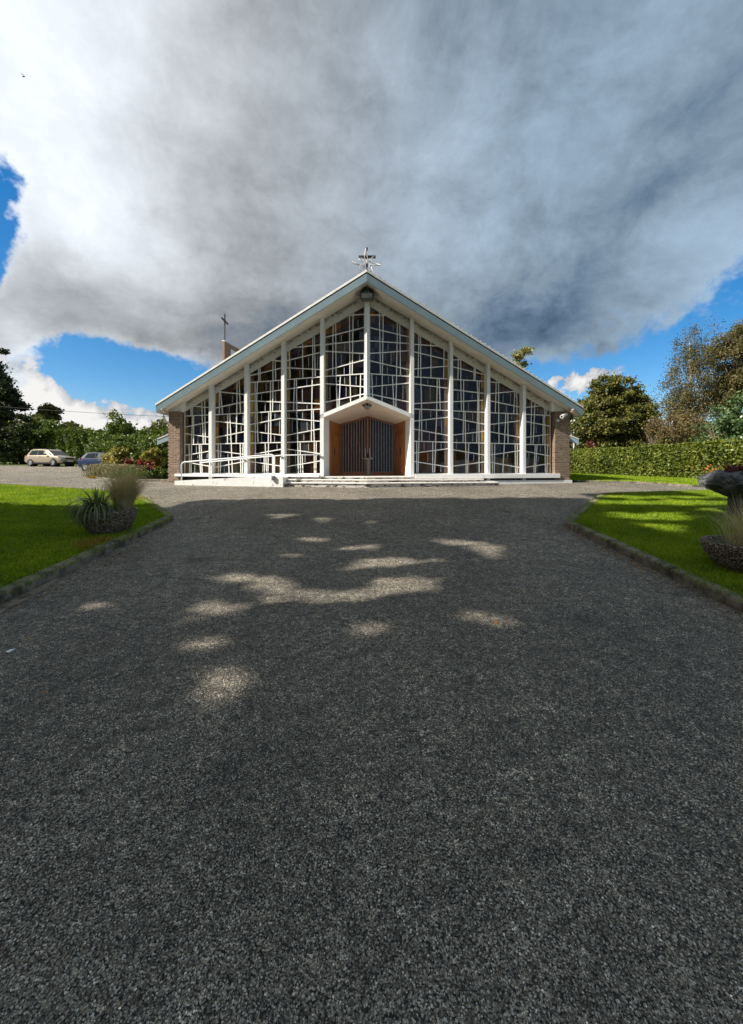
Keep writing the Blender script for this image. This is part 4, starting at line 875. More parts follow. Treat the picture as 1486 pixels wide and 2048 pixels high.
tc = empty('tower_cross', (-10.0, 26.0, 10.14), 'thin black iron cross on a tall pole above the bell tower', 'cross')
MB().box(-10.09, -10.03, 26.03, 26.09, 10.14, 12.05).build('pole', M['iron'], tc)
MB().box(-10.1, -10.02, 26.0, 26.1, 11.35, 12.05).build('upright', M['iron'], tc); MB().box(-10.1, -10.03, 25.5, 26.65, 11.55, 11.65).build('arm', M['iron'], tc)
MB().tube([(-10.06, 26.06, 12.05), (-10.06, 26.06, 12.15), (-9.99, 26.06, 12.24)], .012, 6).build('finial', M['iron'], tc)
from mathutils import noise as mnoise
SEED = {}
# ------------------------------------------------------------------ foliage
def leaves(name, C, size, mat, parent=None, elong=1.5, up=0.0):
    n = len(C); u = rng.normal(size=(n, 3)); u /= np.linalg.norm(u, axis=1)[:, None]
    v = rng.normal(size=(n, 3)); v[:, 2] *= (1 - up); v -= u * (u * v).sum(1)[:, None]; v /= np.linalg.norm(v, axis=1)[:, None]
    s = (size * rng.uniform(.6, 1.3, n))[:, None]
    V = np.stack([C - u * s * elong / 2, C - v * s / 2 + u * s * .08, C + u * s * elong / 2, C + v * s / 2 + u * s * .08], 1)
    return np_mesh(name, V.reshape(-1, 3), np.arange(4 * n).reshape(n, 4), mat, parent)
def in_ells(ells, K, shell=.45):
    vol = np.array([e[3] * e[4] * e[5] for e in ells]) ** .8; pick = rng.choice(len(ells), K, p=vol / vol.sum())
    E = np.array(ells)[pick]; d = rng.normal(size=(K, 3)); d /= np.linalg.norm(d, axis=1)[:, None]
    r = rng.random(K) ** shell
    return E[:, :3] + d * r[:, None] * E[:, 3:6]
def clump_pts(cent, n, rc, flat=.6):
    k = rng.integers(0, len(cent), n); rr = rc * rng.uniform(.5, 1.2, len(cent))
    return cent[k] + rng.normal(size=(n, 3)) * rr[k][:, None] * np.array([.5, .5, .5 * flat])
# openings in the shade trees' crowns, given by where their sunlight lands on the ground: (x, y, half x, half y, strength)
def flecks():
    L = [(476, 1085, 30, 6, 1), (621, 1074, 44, 8, 1), (560, 1031, 36, 5, .7), (645, 1042, 26, 5, .7), (742, 1044, 26, 4, .6), (884, 1051, 20, 4, .6), (724, 1095, 57, 6, 1), (918, 1084, 62, 7, 1),
         (972, 1098, 48, 12, 1), (772, 1126, 98, 9, 1), (512, 1159, 91, 14, 1), (330, 1182, 40, 8, .8), (800, 1164, 76, 8, 1), (610, 1197, 110, 11, 1), (770, 1190, 40, 6, .9), (421, 1222, 67, 17, 1), (373, 1246, 42, 12, .9),
         (724, 1265, 76, 13, .85), (966, 1237, 90, 11, .45), (421, 1292, 64, 15, .8), (451, 1337, 64, 13, .8), (445, 1368, 76, 26, .55), (190, 1205, 44, 8, .7), (560, 1262, 40, 8, .7), (300, 1290, 40, 9, .6), (860, 1180, 50, 7, .7), (560, 1110, 40, 6, .7),
         (1330, 1013, 130, 5, 1), (1310, 1040, 90, 8, 1), (1345, 1064, 48, 6, .9), (1215, 1012, 34, 5, .8), (1300, 1001, 120, 3, .7), (1440, 1028, 40, 4, .7)]
    o = []
    for px, py, hw, hh, st in L:
        y = 1178 / (py - 894.5); o.append(((px - CX) / F * y, y, hw / F * y * 1.12, y * y / 1178 * hh + .014 + .005 * y, st))
    return o
FLECKS = flecks()
def ground_hit(P_):
    t = P_[:, 2] / S.z; gx = P_[:, 0] - S.x * t; gy = P_[:, 1] - S.y * t
    t = (P_[:, 2] - gza(gy)) / S.z
    return P_[:, 0] - S.x * t, P_[:, 1] - S.y * t
def sun_gaps(P_):
    gx, gy = ground_hit(P_); keep = np.ones(len(P_), bool)
    for (x, y, hx_, hy_, st) in FLECKS:
        m = np.nonzero((np.abs(gx - x) < hx_ * 1.7) & (np.abs(gy - y) < hy_ * 2.0 + .06))[0]
        for i in m:
            n1_ = mnoise.noise(Vector((gx[i] * 1.3, gy[i] * 3.2, 2.5))); n2_ = mnoise.noise(Vector((gx[i] * 2.2, gy[i] * 9 - gx[i] * 1.5, 7.5)))
            r = math.hypot((gx[i] - x) / hx_, (gy[i] - y - .06 * math.sin(gx[i] * 3)) / (hy_ + .06)) + .22 * n1_ + .62 * n2_
            if st < .95: r += (1 - st) * (.0 + .6 * max(0, mnoise.noise(Vector((gx[i] * 3, gy[i] * 7, 1.5))) + .25))
            if r < 1.22 + random.uniform(-.12, .12): keep[i] = False
    # nothing of these crowns shades the court beyond the shadow's edge
    edge = np.where(gx < -5, 9.45 + .25 * np.sin(gx * 1.1), np.where(gx < 7, 11.2 + .12 * np.sin(gx * 1.7) + .03 * gx, 12.9))
    keep &= (gy < edge + rng.normal(0, .10, len(P_))) | (gx < -12.5)
    return P_[keep]
def limb_tree(name, base, H, ells, K, n, leaf, mat, bark, label, group=None, rc=.7, tr=.2, cat='tree', nl=22, shell=.45, flat=.6, up=0., gaps=False, elong=1.5):
    """tapered trunk and limbs, crown of leaf clumps; ells are ellipsoids relative to the base"""
    global rng
    b = Vector(base); root = empty(name, b, label, cat, group); sd_ = int(abs(b.x * 100 + b.y * 31)) + SEED.get(label[:12], 0); rng = np.random.default_rng(sd_); random.seed(sd_)
    ells = [(e[0] + b.x, e[1] + b.y, e[2] + b.z, e[3], e[4], e[5]) for e in ells]
    cent = in_ells(ells, K, shell)
    cp = clump_pts(cent, n, rc, flat)
    if gaps:
        if gaps != True:      # thicken the crown where the drive lies in full shade
            y0_, y1_, nn_ = gaps; gx = rng.uniform(-12, 10, nn_); gy = rng.uniform(-.6, 12.6, nn_); xs = b.x + rng.normal(0, 1.3, nn_); t_ = (gx - xs) / -S.x
            Q_ = np.stack([xs, gy + S.y * t_, gza(gy) + S.z * t_], 1); k_ = (Q_[:, 1] > y0_) & (Q_[:, 1] <= y1_) & (Q_[:, 2] > 1.2); cp = np.concatenate([cp, Q_[k_]])
        cp = sun_gaps(cp)
    leaves('crown', cp, leaf, mat, root, up=up, elong=elong)
    mb = MB(); top = Vector((ells[0][0], ells[0][1], b.z + H * .86)); pts = []
    for i in range(8):
        k = i / 7; p = b.lerp(top, k); p.x += random.uniform(-.1, .1) * H * .04 * (i > 0); p.y += random.uniform(-.1, .1) * H * .04 * (i > 0); pts.append(p)
    pts[0].z -= .2
    mb.tube(pts, [tr * (1 - .85 * i / 7) + .01 for i in range(8)], 8)
    for j in range(min(nl, K)):
        c = Vector(cent[j]); zb = max(.18, min(.8, (c.z - b.z) / H - .18)); s = b.lerp(top, zb); mid = s.lerp(c, .5) + Vector((0, 0, H * .02)); r0 = tr * .42 * (1.05 - zb)
        mb.tube([s, mid, c, c + (c - s) * .12], [r0, r0 * .6, r0 * .3, r0 * .1], 5)
    mb.build('trunk', bark, root, smooth=True)
    return root
def shrub(name, base, rx, ry, h, n, leaf, mat, label, cat='shrub', group=None, K=30, rc=.4, cone=False, extra=None, up=0.):
    global rng
    b = Vector(base); root = empty(name, b, label, cat, group); sd_ = int(abs(b.x * 100 + b.y * 31)) + SEED.get(label[:12], 0); rng = np.random.default_rng(sd_); random.seed(sd_)
    if cone: ells = [(b.x, b.y, b.z + h * (.12 + .17 * i), rx * (1 - .19 * i), ry * (1 - .19 * i), h * .17) for i in range(5)]
    else: ells = [(b.x, b.y, b.z + h * .5, rx, ry, h * .5)]
    cent = in_ells(ells, K, .35)
    cent[:, 2] = np.maximum(cent[:, 2], b.z + .1)
    P_ = clump_pts(cent, n, rc, .7); P_[:, 2] = np.maximum(P_[:, 2], b.z + .03)
    leaves('foliage', P_, leaf, mat, root, up=up)
    mb = MB()
    for j in range(min(9, K)):
        c = Vector(cent[j]); mb.tube([b + Vector((random.uniform(-.1, .1), random.uniform(-.1, .1), -.05)), b.lerp(c, .5) + Vector((0, 0, .1)), c], [.035, .022, .008], 5)
    mb.build('stems', M['bark'], root)
    if extra:
        m2, nn, s2 = extra; k = rng.integers(0, len(P_), nn); leaves('blossom', P_[k] + rng.normal(size=(nn, 3)) * .05 + np.array([0, 0, .05]), s2, m2, root, elong=1.1)
    return root
def hedge(name, path, w, tops, n, leaf, mat, label, wob=.12, cat='hedge'):
    """clipped hedge: path [(x,y)], tops [z at each point]"""
    root = empty(name, (path[0][0], path[0][1], gz(path[0][1])), label, cat)
    pa = np.array(path, dtype=float); seg = np.linalg.norm(np.diff(pa, axis=0), axis=1); cum = np.concatenate([[0], np.cumsum(seg)]); L = cum[-1]
    s = rng.uniform(0, L, n); X = np.interp(s, cum, pa[:, 0]); Y = np.interp(s, cum, pa[:, 1]); T = np.interp(s, cum, tops)
    idx = np.clip(np.searchsorted(cum, s) - 1, 0, len(seg) - 1); tx = np.diff(pa, axis=0)[idx] / seg[idx][:, None]; nx, ny = -tx[:, 1], tx[:, 0]
    zb = gza(Y); side = rng.random(n); q = np.where(side < .62, -1, np.where(side < .72, 1, rng.uniform(-1, 1, n)))
    z = np.where(side < .72, zb + .02 + (T - zb) * rng.random(n), T)
    lump = wob * (np.sin(s * 2.1) + np.sin(s * .73 + z * 3) + np.sin(s * 5.3 + z * 2.2)) / 2
    dep = np.abs(rng.normal(0, .16, n)); q2 = np.where(side < .72, q * (w / 2 + lump - dep), q * w / 2)
    z = np.where(side >= .72, z + lump * .6 - dep * .8 + (rng.random(n) > .97) * rng.uniform(0, .35, n), np.minimum(z, T + lump * .5))
    taper = np.clip(1 - .25 * ((z - zb) / (T - zb)) ** 4, .7, 1)
    C = np.stack([X + nx * q2 * taper, Y + ny * q2 * taper, z], 1)
    leaves('foliage', C, leaf, mat, root)
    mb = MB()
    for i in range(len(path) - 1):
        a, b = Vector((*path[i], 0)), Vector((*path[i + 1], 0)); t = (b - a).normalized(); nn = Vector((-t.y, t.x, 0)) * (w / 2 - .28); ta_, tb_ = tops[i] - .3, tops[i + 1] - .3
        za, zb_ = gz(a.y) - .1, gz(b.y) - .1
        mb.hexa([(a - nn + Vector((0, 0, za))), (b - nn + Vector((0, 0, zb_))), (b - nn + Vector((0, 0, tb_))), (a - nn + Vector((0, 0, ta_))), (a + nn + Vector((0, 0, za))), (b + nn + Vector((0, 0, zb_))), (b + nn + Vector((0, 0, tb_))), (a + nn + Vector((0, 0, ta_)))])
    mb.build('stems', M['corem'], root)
    return root
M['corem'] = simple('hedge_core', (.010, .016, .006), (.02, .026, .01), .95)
def at(px, y): return (px - CX) / F * y
def zat(py, y): return EZ + (HY - py) / F * y

# ---- right side
hedge('hedge', [(8.5, 31.5), (11.5, 29), (13.4, 25.4), (16.0, 20.2), (17.6, 17.4), (20, 14.0)], 1.5, [2.8, 2.75, 2.68, 2.78, 2.82, 2.75], 62000, .085, M['g_hedge'], 'long clipped green hedge running behind the lawn right of the church', .10)
limb_tree('maple_tree', (21.6, 34.5, gz(34.5)), 8.4, [(0, 0, 5.2, 3.0, 2.8, 3.0), (-1.6, -.4, 3.4, 2.1, 2, 2.2), (1.8, -.3, 4.3, 2.1, 2, 2.5), (-.4, 0, 7.2, 1.6, 1.3, 1.2), (1.6, 0, 6.6, 1.2, 1, 1.1), (0.2, -.5, 2.3, 3.4, 2, 1.7)], 230, 52000, .15, M['g_maple'], M['bark'], 'round dense maple turning olive and brown behind the hedge near the church', rc=.62, tr=.24)
shrub('red_leaf_shrub', (at(1184, 31), 31, gz(31)), .55, .5, 2.4, 900, .13, M['g_red'], 'small russet leaved shrub in front of the round maple', K=14, rc=.3)
limb_tree('birch_tree', (at(1381, 30.5), 30.5, gz(30)), 12.2, [(0, 0, 10.3, .9, .9, 1.9), (.2, 0, 8.2, 1.7, 1.6, 1.9), (-.6, 0, 6.4, 2.2, 1.8, 1.7), (.6, 0, 5.3, 2.4, 1.8, 1.5), (-1.2, 0, 4.4, 1.7, 1.5, 1.2), (1.2, 0, 11.0, .9, .6, .6)], 150, 26000, .075, M['g_birch'], M['birch'], 'tall sparse birch with pale trunk and thin bronze leaves', rc=.62, tr=.12, nl=60, shell=.6, flat=1.3)
limb_tree('birch_tree', (at(1470, 31), 31, gz(31)), 12.4, [(0, 0, 10.0, 1.8, 1.5, 1.6), (.5, 0, 7.6, 2.3, 2.0, 1.9), (-.8, 0, 6.2, 1.8, 1.6, 1.5), (.7, 0, 11.4, .9, .8, .8), (-1.6, 0, 8.8, 1.0, .8, .7)], 170, 44000, .09, M['g_birch'], M['birch'], 'taller leafier birch at the right edge of the picture', rc=.75, tr=.2, nl=50, shell=.55)
limb_tree('willow_tree', (at(1345, 27.5), 27.5, gz(27)), 4.6, [(0, 0, 3.1, 1.7, 1.5, 1.35), (1.3, 0, 2.7, 1.5, 1.3, 1.4), (-.9, -.2, 2.1, 1.0, 1, 1.4), (2.2, .2, 2.2, 1.2, 1, 1.2)], 80, 17000, .075, M['g_brown'], M['birch'], 'low rusty brown weeping tree behind the hedge below the birch', rc=.42, tr=.09, nl=40, flat=1.9)
shrub('holly_bush', (18.6, 18.3, gz(18.3)), 1.75, 1.6, 4.6, 16000, .095, M['g_holly'], 'big glossy green holly bush standing in the hedge at the right edge', K=90, rc=.42)
shrub('back_shrub', (at(1440, 26), 26, gz(26)), 1.5, 1.2, 4.6, 5500, .11, M['g_holly'], 'grey green bush filling the gap between birches and holly', K=50, rc=.5)
limb_tree('poplar_tree', (at(1041, 40), 40, gz(40)), 12.3, [(0, 0, 10.9, 1.15, 1.1, 1.2), (0, 0, 8.5, 1.4, 1.3, 2)], 34, 5200, .17, M['g_yellow'], M['bark'], 'golden tree top just showing above the right roof slope', rc=.5, tr=.15)
limb_tree('pine_tree', (at(1150, 42), 42, gz(42)), 6.5, [(0, 0, 4.6, 1.3, 1.2, 2.2)], 26, 2600, .16, M['g_holly'], M['bark'], 'distant blue green tree peeping out beside the right pier', rc=.5, tr=.12)
tb = empty('bare_bush', (at(1308, 25.5), 25.5, gz(25.5)), 'leafless pale twiggy bush rising from the hedge top', 'bush'); mb = MB()
for i in range(15):
    a = random.uniform(-.8, .8); p0 = Vector((at(1308, 25.5) + random.uniform(-.3, .3), 25.5, 2.3)); mb.tube([p0, p0 + Vector((a * .4, random.uniform(-.2, .2), .7)), p0 + Vector((a * 1.1, random.uniform(-.4, .4), random.uniform(1.1, 1.7)))], [.02, .014, .005], 4)
mb.tube([(at(1308, 25.5), 25.5, gz(25.5)), (at(1308, 25.5), 25.5, 2.35)], .06, 6); mb.build('twigs', M['twig'], tb)
fb = empty('fallen_branch', (at(1425, 24), 24, gz(24)), 'pale dead branches leaning across the brown trees beside the holly', 'branch'); mb = MB()
for i in range(9):
    x0 = at(1440, 24) + random.uniform(-.2, .2); mb.tube([(x0, 24, gz(24)), (x0, 24, 2.6), (x0 - random.uniform(.3, .9), 24, 3.1 + .16 * i), (x0 - random.uniform(1.0, 1.9), 24, 3.5 + .26 * i)], [.03, .03, .02, .006], 4)
mb.build('twigs', M['twig'], fb)

for (x0, x1, y, h, nn) in ((7, 90, 66, 6.5, 16000), (-95, -14, 60, 6, 16000)):
    X = rng.uniform(x0, x1, nn); Hh = h * (.85 + .15 * np.sin(X * .35) + .1 * np.sin(X * .9)); C = np.stack([X, y + rng.normal(0, 1.2, nn), gza(np.full(nn, y)) + rng.random(nn) * Hh], 1)
    tag(leaves('distant_woodland', C, .55, M['g_maple']), kind='stuff')
# ---- left side
hedge('hedge', [(-38.5, 44.0), (-30, 41.8), (-24, 40), (-18, 38.5), (-12.5, 38)], 2.2, [5.75, 5.55, 5.3, 5.2, 5.1], 60000, .17, M['g_laurel'], 'tall dark hedge along the back of the car park', .22)
limb_tree('beech_tree', (-45.6, 45, gz(45)), 15.2, [(.3, 0, 12.3, 1.7, 2, 2.3), (.4, 0, 10.2, 2.7, 2.4, 2), (0, 0, 7.4, 3.6, 3, 2.8), (0, 0, 4.0, 4.0, 3, 2.9), (2.1, -.4, 8.6, 1.7, 1.4, 1.0)], 170, 42000, .21, M['g_dark'], M['bark'], 'tall dark tree at the left edge beyond the parked cars', rc=.7, tr=.35)
limb_tree('beech_tree', (-52, 41, gz(41)), 14, [(0, 0, 9.5, 3.6, 3, 3.6), (0, 0, 4, 4, 3, 3.8)], 90, 15000, .26, M['g_dark'], M['bark'], 'second dark tree crowding in from beyond the left edge', rc=.9, tr=.35)
limb_tree('sycamore_tree', (at(90, 47), 47, gz(47)), 7.6, [(0, 0, 6.0, 1.8, 1.5, 1.3), (-.3, 0, 4.2, 2.3, 1.8, 1.6), (.9, 0, 6.6, 1.0, .8, .6)], 50, 7500, .20, M['g_maple'], M['bark'], 'small spreading olive tree right of the tall dark tree', rc=.55, tr=.16)
for k, (px, y, rx, h, m, lb) in enumerate([(8, 41.5, 2.4, 4.6, 'g_dark', 'dark shaded bush under the tall left tree'), (48, 42, 2.3, 5.4, 'g_dark', 'dark bush directly behind the bronze car'), (92, 43, 1.9, 5.2, 'g_laurel', 'bright green bush between the bronze car and the hedge'), (62, 44.5, 1.8, 6.4, 'g_yellow', 'sunlit yellow green bush below the small spreading tree')]):
    shrub('bush', (at(px, y), y, gz(y)), rx, 1.5, h, 6500, .17, M[m], lb, 'bush', 'bushes behind the parked cars', K=50, rc=.6)
shrub('laurel', (at(238, 34.5), 34.5, gz(34.5)), 2.7, 2.0, 5.4, 17000, .16, M['g_laurel'], 'pointed bright green laurel standing above the hedge beside the church', 'shrub', K=90, rc=.6, cone=True)
shrub('laurel', (at(262, 27), 27, gz(27)), 1.7, 1.5, 2.7, 14000, .12, M['g_laurel'], 'rounded glossy laurel bush at the back of the flower bed', 'shrub', K=60, rc=.42)
shrub('laurel', (at(310, 25), 25, gz(25)), 1.2, 1.0, 2.5, 7000, .12, M['g_laurel'], 'dark laurel bush against the church wing', 'shrub', K=40, rc=.4)
shrub('variegated_bush', (at(238, 25.5), 25.5, gz(25.5)), .85, .8, 1.8, 5500, .10, M['g_yellow'], 'yellow variegated bush hiding the front of the blue car', 'shrub', K=36, rc=.28)
shrub('variegated_bush', (at(303, 21.5), 21.5, gz(21.5)), .55, .5, 1.75, 2400, .10, M['g_yellow'], 'upright yellow leaved bush beside the church wing', 'shrub', K=20, rc=.25)
shrub('rose_bush', (at(262, 20.2), 20.2, gz(20.2)), .95, .6, .95, 2600, .075, M['g_red'], 'red leaved bush with pink flower heads behind the dry grasses', 'shrub', K=26, rc=.22, extra=(M['flower_red'], 260, .09))
shrub('rose_bush', (at(305, 18.9), 18.9, gz(18.9)), .5, .45, .85, 1700, .07, M['g_red'], 'small red flowering bush near the left brick pier', 'shrub', K=18, rc=.2, extra=(M['flower_red'], 120, .08))
for px, y, rx, h, lb in ((322, 18.6, .45, .6, 'low dark green plant at the foot of the left brick pier'), (288, 18.3, .7, .6, 'low dark green plant between the two red bushes'), (255, 18.5, .6, .4, 'low green plant behind the bed kerb')):
    shrub('bedding_plant', (at(px, y), y, gz(y)), rx, .4, h, 1500, .07, M['g_laurel'], lb, 'plant', K=16, rc=.2)
# bed of dry flower stalks
def stalks(name, path, n, w, h, mat, label):
    pa = np.array(path); s = rng.uniform(0, len(path) - 1, n); X = np.interp(s, range(len(path)), pa[:, 0]) + rng.normal(0, w, n); Y = np.interp(s, range(len(path)), pa[:, 1]) + rng.normal(0, w * .7, n)
    root = empty(name, (path[1][0], path[1][1], gz(path[1][1])), label, 'plant')
    blades('stems', X, Y, gza(Y), rng.uniform(.5, 1, n) * h, .02, mat, .5, root)
    k = rng.integers(0, n, n); C = np.stack([X[k] + rng.normal(0, .06, n), Y[k], gza(Y[k]) + rng.uniform(.7, 1.0, n) * h], 1)
    leaves('seed_heads', C, .045, mat, root, elong=2.0, up=.5)
    leaves('foliage', np.stack([X[k] + rng.normal(0, .1, n), Y[k], gza(Y[k]) + rng.uniform(.02, .4, n) * h], 1)[:n // 2], .07, M['g_laurel'], root)
stalks('lavender', [(at(202, 21.5), 21.3), (at(222, 19.9), 19.9), (at(256, 18.9), 18.9)], 5000, .24, .74, M['lavender'], 'row of dry buff lavender spilling over the bed kerb')
kerb([(-15.2, 21.6), (-14.75, 20.1), (-13.2, 18.75), (-12.3, 17.75), (-9.0, 17.35)], h=.10, inner=1)
bm_ = MB(); pl = [(-15.15, 21.6), (-14.65, 20.1), (-13.15, 18.8), (-12.2, 17.85), (-9.0, 17.45), (-9.0, 20), (-10.4, 26), (-16, 28), (-16, 24)]
bm_.add([(x, y, gz(y) + .05) for x, y in pl], [tuple(range(len(pl)))[::-1]]); tag(bm_.build('flower_bed', M['soil']), kind='structure')
tufts('dry_grass', [(-14.6, 20.0), (-14.6, 20.3), (-14.4, 19.7)], 200, .1, .14, .014, M['moss'], .02)

# ---- plants in the planters and along the hedge
def ribbons(name, base, n, length, width, mat, parent, spread=(.1, 1.2), droop=1.0, lean=(0, 0), r0=.08, segs=6, azr=(0, 6.283)):
    b = np.array(base); V = []; Q = []
    az = rng.uniform(azr[0], azr[1], n); L = length * rng.uniform(.55, 1.15, n); th = rng.uniform(spread[0], spread[1], n); k0 = 0
    for i in range(n):
        d = np.array([math.cos(az[i]), math.sin(az[i]), 0]); p = b + d * random.uniform(0, r0) + np.array([0, 0, random.uniform(0, .02)]); sd = np.array([-d[1], d[0], 0]) * width * random.uniform(.6, 1.2) / 2
        t = th[i] * .4; st = L[i] / segs
        for j in range(segs + 1):
            w = (1 - (j / segs) ** 2.2) * .95 + .05; V.append(p - sd * w); V.append(p + sd * w)
            if j < segs: q = k0 + 2 * j; Q.append((q, q + 1, q + 3, q + 2))
            p = p + (d * math.sin(t) + np.array([0, 0, math.cos(t)])) * st + np.array([lean[0], lean[1], 0]) * st * (j / segs)
            t += th[i] * droop / segs * 1.6
        k0 += 2 * (segs + 1)
    return np_mesh(name, V, Q, mat, parent)
def bowl(name, c, r, h, label, foot=.62):
    root = empty(name, c, label, 'planter')
    pr = [(0, 0), (r * foot * .9, 0), (r * foot, .02), (r * .80, h * .30), (r * .94, h * .60), (r * .99, h * .86), (r, h * .97), (r * .985, h), (r * .90, h), (r * .88, h * .93), (r * .84, h * .86)]
    MB().lathe(pr, c, 48).build('bowl', M['pebble'], root, smooth=True)
    MB().lathe([(0, h * .93), (r * .86, h * .88)], c, 32).build('soil', M['soil'], root)
    return root
c1 = (-4.52, 6.55, gz(6.55) + .06)
bowl('planter', c1, .42, .42, 'round pebble planter with spiky leaves on the left lawn corner')
g1 = empty('strap_leaf_plant', (c1[0] - .08, c1[1] - .08, c1[2] + .4), 'dark spiky plant with arching leaves in front of the left planter', 'plant')
ribbons('leaves', (c1[0] - .10, c1[1] - .16, c1[2] + .39), 300, .70, .024, M['spiky'], g1, (.8, 2.9), 1.25, r0=.12)
ribbons('leaves', (c1[0] - .10, c1[1] - .12, c1[2] + .38), 60, .46, .017, M['spiky'], g1, (.1, .7), .8)
g2 = empty('feather_grass', (c1[0] + .20, c1[1] + .1, c1[2] + .38), 'tall buff feather grass leaning right at the back of the left planter', 'plant')
ribbons('plumes', (c1[0] + .17, c1[1] + .12, c1[2] + .38), 2100, .74, .0058, M['feather'], g2, (.05, .8), .8, lean=(.30, 0), r0=.13)
c2 = (4.55, 4.5, gz(4.5) + .06)
bowl('planter', c2, .50, .36, 'low pebble planter with wispy grass at the right edge')
g3 = empty('wispy_grass', (c2[0], c2[1], c2[2] + .32), 'thin wispy green grass growing in the low right planter', 'plant')
ribbons('blades', (c2[0] - .05, c2[1], c2[2] + .32), 520, .62, .004, M['feather'], g3, (.1, 1.1), .8, r0=.32)
ribbons('leaves', (c2[0] + .08, c2[1] - .1, c2[2] + .32), 90, .30, .03, M['spiky'], g3, (.3, 1.3), 1.0, r0=.25)
# rough stone basin on a pedestal
c3 = (7.98, 7.95, gz(7.95) + .07); rb = empty('stone_basin', c3, 'rough grey rock basin on a short stone pedestal at the right edge', 'planter')
from mathutils import noise as mnoise
pr_ = [(0, .40), (.30, .40), (.46, .46), (.58, .53), (.68, .60), (.76, .66), (.80, .73), (.80, .80), (.75, .87), (.68, .93), (.60, .97), (.54, .95), (.5, .86), (0, .84)]
pf_ = []
for i in range(len(pr_) - 1):
    for k in range(3): pf_.append((pr_[i][0] + (pr_[i + 1][0] - pr_[i][0]) * k / 3, pr_[i][1] + (pr_[i + 1][1] - pr_[i][1]) * k / 3))
mb = MB().lathe(pf_ + [pr_[-1]], c3, 110); v2 = []
for (x, y, z) in mb.v:
    p = Vector((x, y, z)); r = max(.001, math.hypot(x - c3[0], y - c3[1]))
    k = 1 + .20 * mnoise.noise(p * 2.3) + .13 * mnoise.noise(p * 6) + .07 * mnoise.noise(p * 15) + .05 * (mnoise.cell(p * 7) - .5)
    v2.append((c3[0] + (x - c3[0]) * k, c3[1] + (y - c3[1]) * k, z + (.05 * mnoise.noise(p * 5 + Vector((9, 0, 0))) + .03 * mnoise.noise(p * 13)) * min(1, r * 2)))
mb.v = v2; mb.build('basin', M['rock'], rb)
mb = MB()
for i in range(9):
    a = i * .698; r = .26; x, y = c3[0] + r * math.cos(a), c3[1] + r * math.sin(a); w = .1
    mb.box(x - w, x + w, y - w, y + w, c3[2] - .02, c3[2] + .43 - .01 * (i % 3))
mb.box(c3[0] - .24, c3[0] + .24, c3[1] - .24, c3[1] + .24, c3[2] - .02, c3[2] + .44); mb.build('pedestal', M['rock'], rb)
shrub('basin_plant', (c3[0], c3[1], c3[2] + .88), .5, .5, .24, 1500, .04, M['g_red'], 'low reddish succulents filling the rough rock basin', 'plant', K=22, rc=.14)
lily = empty('lily_plant', (at(1425, 17), 17.0, gz(17.0)), 'clump of orange lilies with yellow stems in front of the right hedge', 'flowers')
ribbons('leaves', (at(1432, 17), 17.0, gz(17.0)), 60, .9, .04, M['g_yellow'], lily, (.2, 1.3), .8)
mb = rng.normal(size=(46, 3)) * np.array([.34, .2, .17]) + np.array([at(1424, 17), 16.9, gz(17) + .55]); leaves('petals', mb, .075, M['flower_orange'], lily, elong=1.2)
tufts('fallen_petals', [(15.2, 16.9), (16.3, 15.9), (14.2, 18.6), (13.4, 20.4)], 60, .5, .03, .05, M['leaf_litter'], .05)

# ---- lamp post, cable, bird
lp = empty('lamp_post', (at(1148, 36), 36, gz(36)), 'white lamp post with a globe lantern behind the right wing', 'lamp post'); lx = at(1148, 36); lz = zat(852, 36)
MB().tube([(lx, 36, gz(36)), (lx, 36, lz)], [.09, .07], 10).build('post', M['cctvw'], lp, smooth=True)
MB().lathe([(0, 0), (.12, .0), (.21, .12), (.23, .27), (.19, .40), (0, .42)], (lx, 36, lz), 16).build('globe', M['globe'], lp, smooth=True)
MB().lathe([(0, .42), (.42, .42), (.40, .47), (.12, .60), (0, .60)], (lx, 36, lz), 16).build('cap', M['capm'], lp, smooth=True, autos=True)
wv = []
for i in range(25):
    k = i / 24; a = Vector((-60, 46, 10.4)); b = Vector((-17.2, 34.8, 6.15)); p = a.lerp(b, k); p.z -= .9 * 4 * k * (1 - k) * .35; wv.append(p)
tag(MB().tube(wv, .018, 5).build('overhead_cable', M['iron']), 'thin black overhead cable sagging across the sky left of the church', 'cable')
bd = MB(); bp = Vector((at(47, 60), 60, zat(153, 60)))
bd.tube([bp + Vector((-.28, 0, 0)), bp, bp + Vector((.26, 0, .03))], [.02, .09, .03], 6); bd.add([bp + Vector((-.05, 0, .04)), bp + Vector((.1, 0, .04)), bp + Vector((-.1, .4, .30)), bp + Vector((-.12, -.45, .26))], [(0, 1, 2), (1, 0, 3)])
tag(bd.build('bird', M['iron']), 'tiny dark bird in flight against the bright cloud, top left', 'bird')

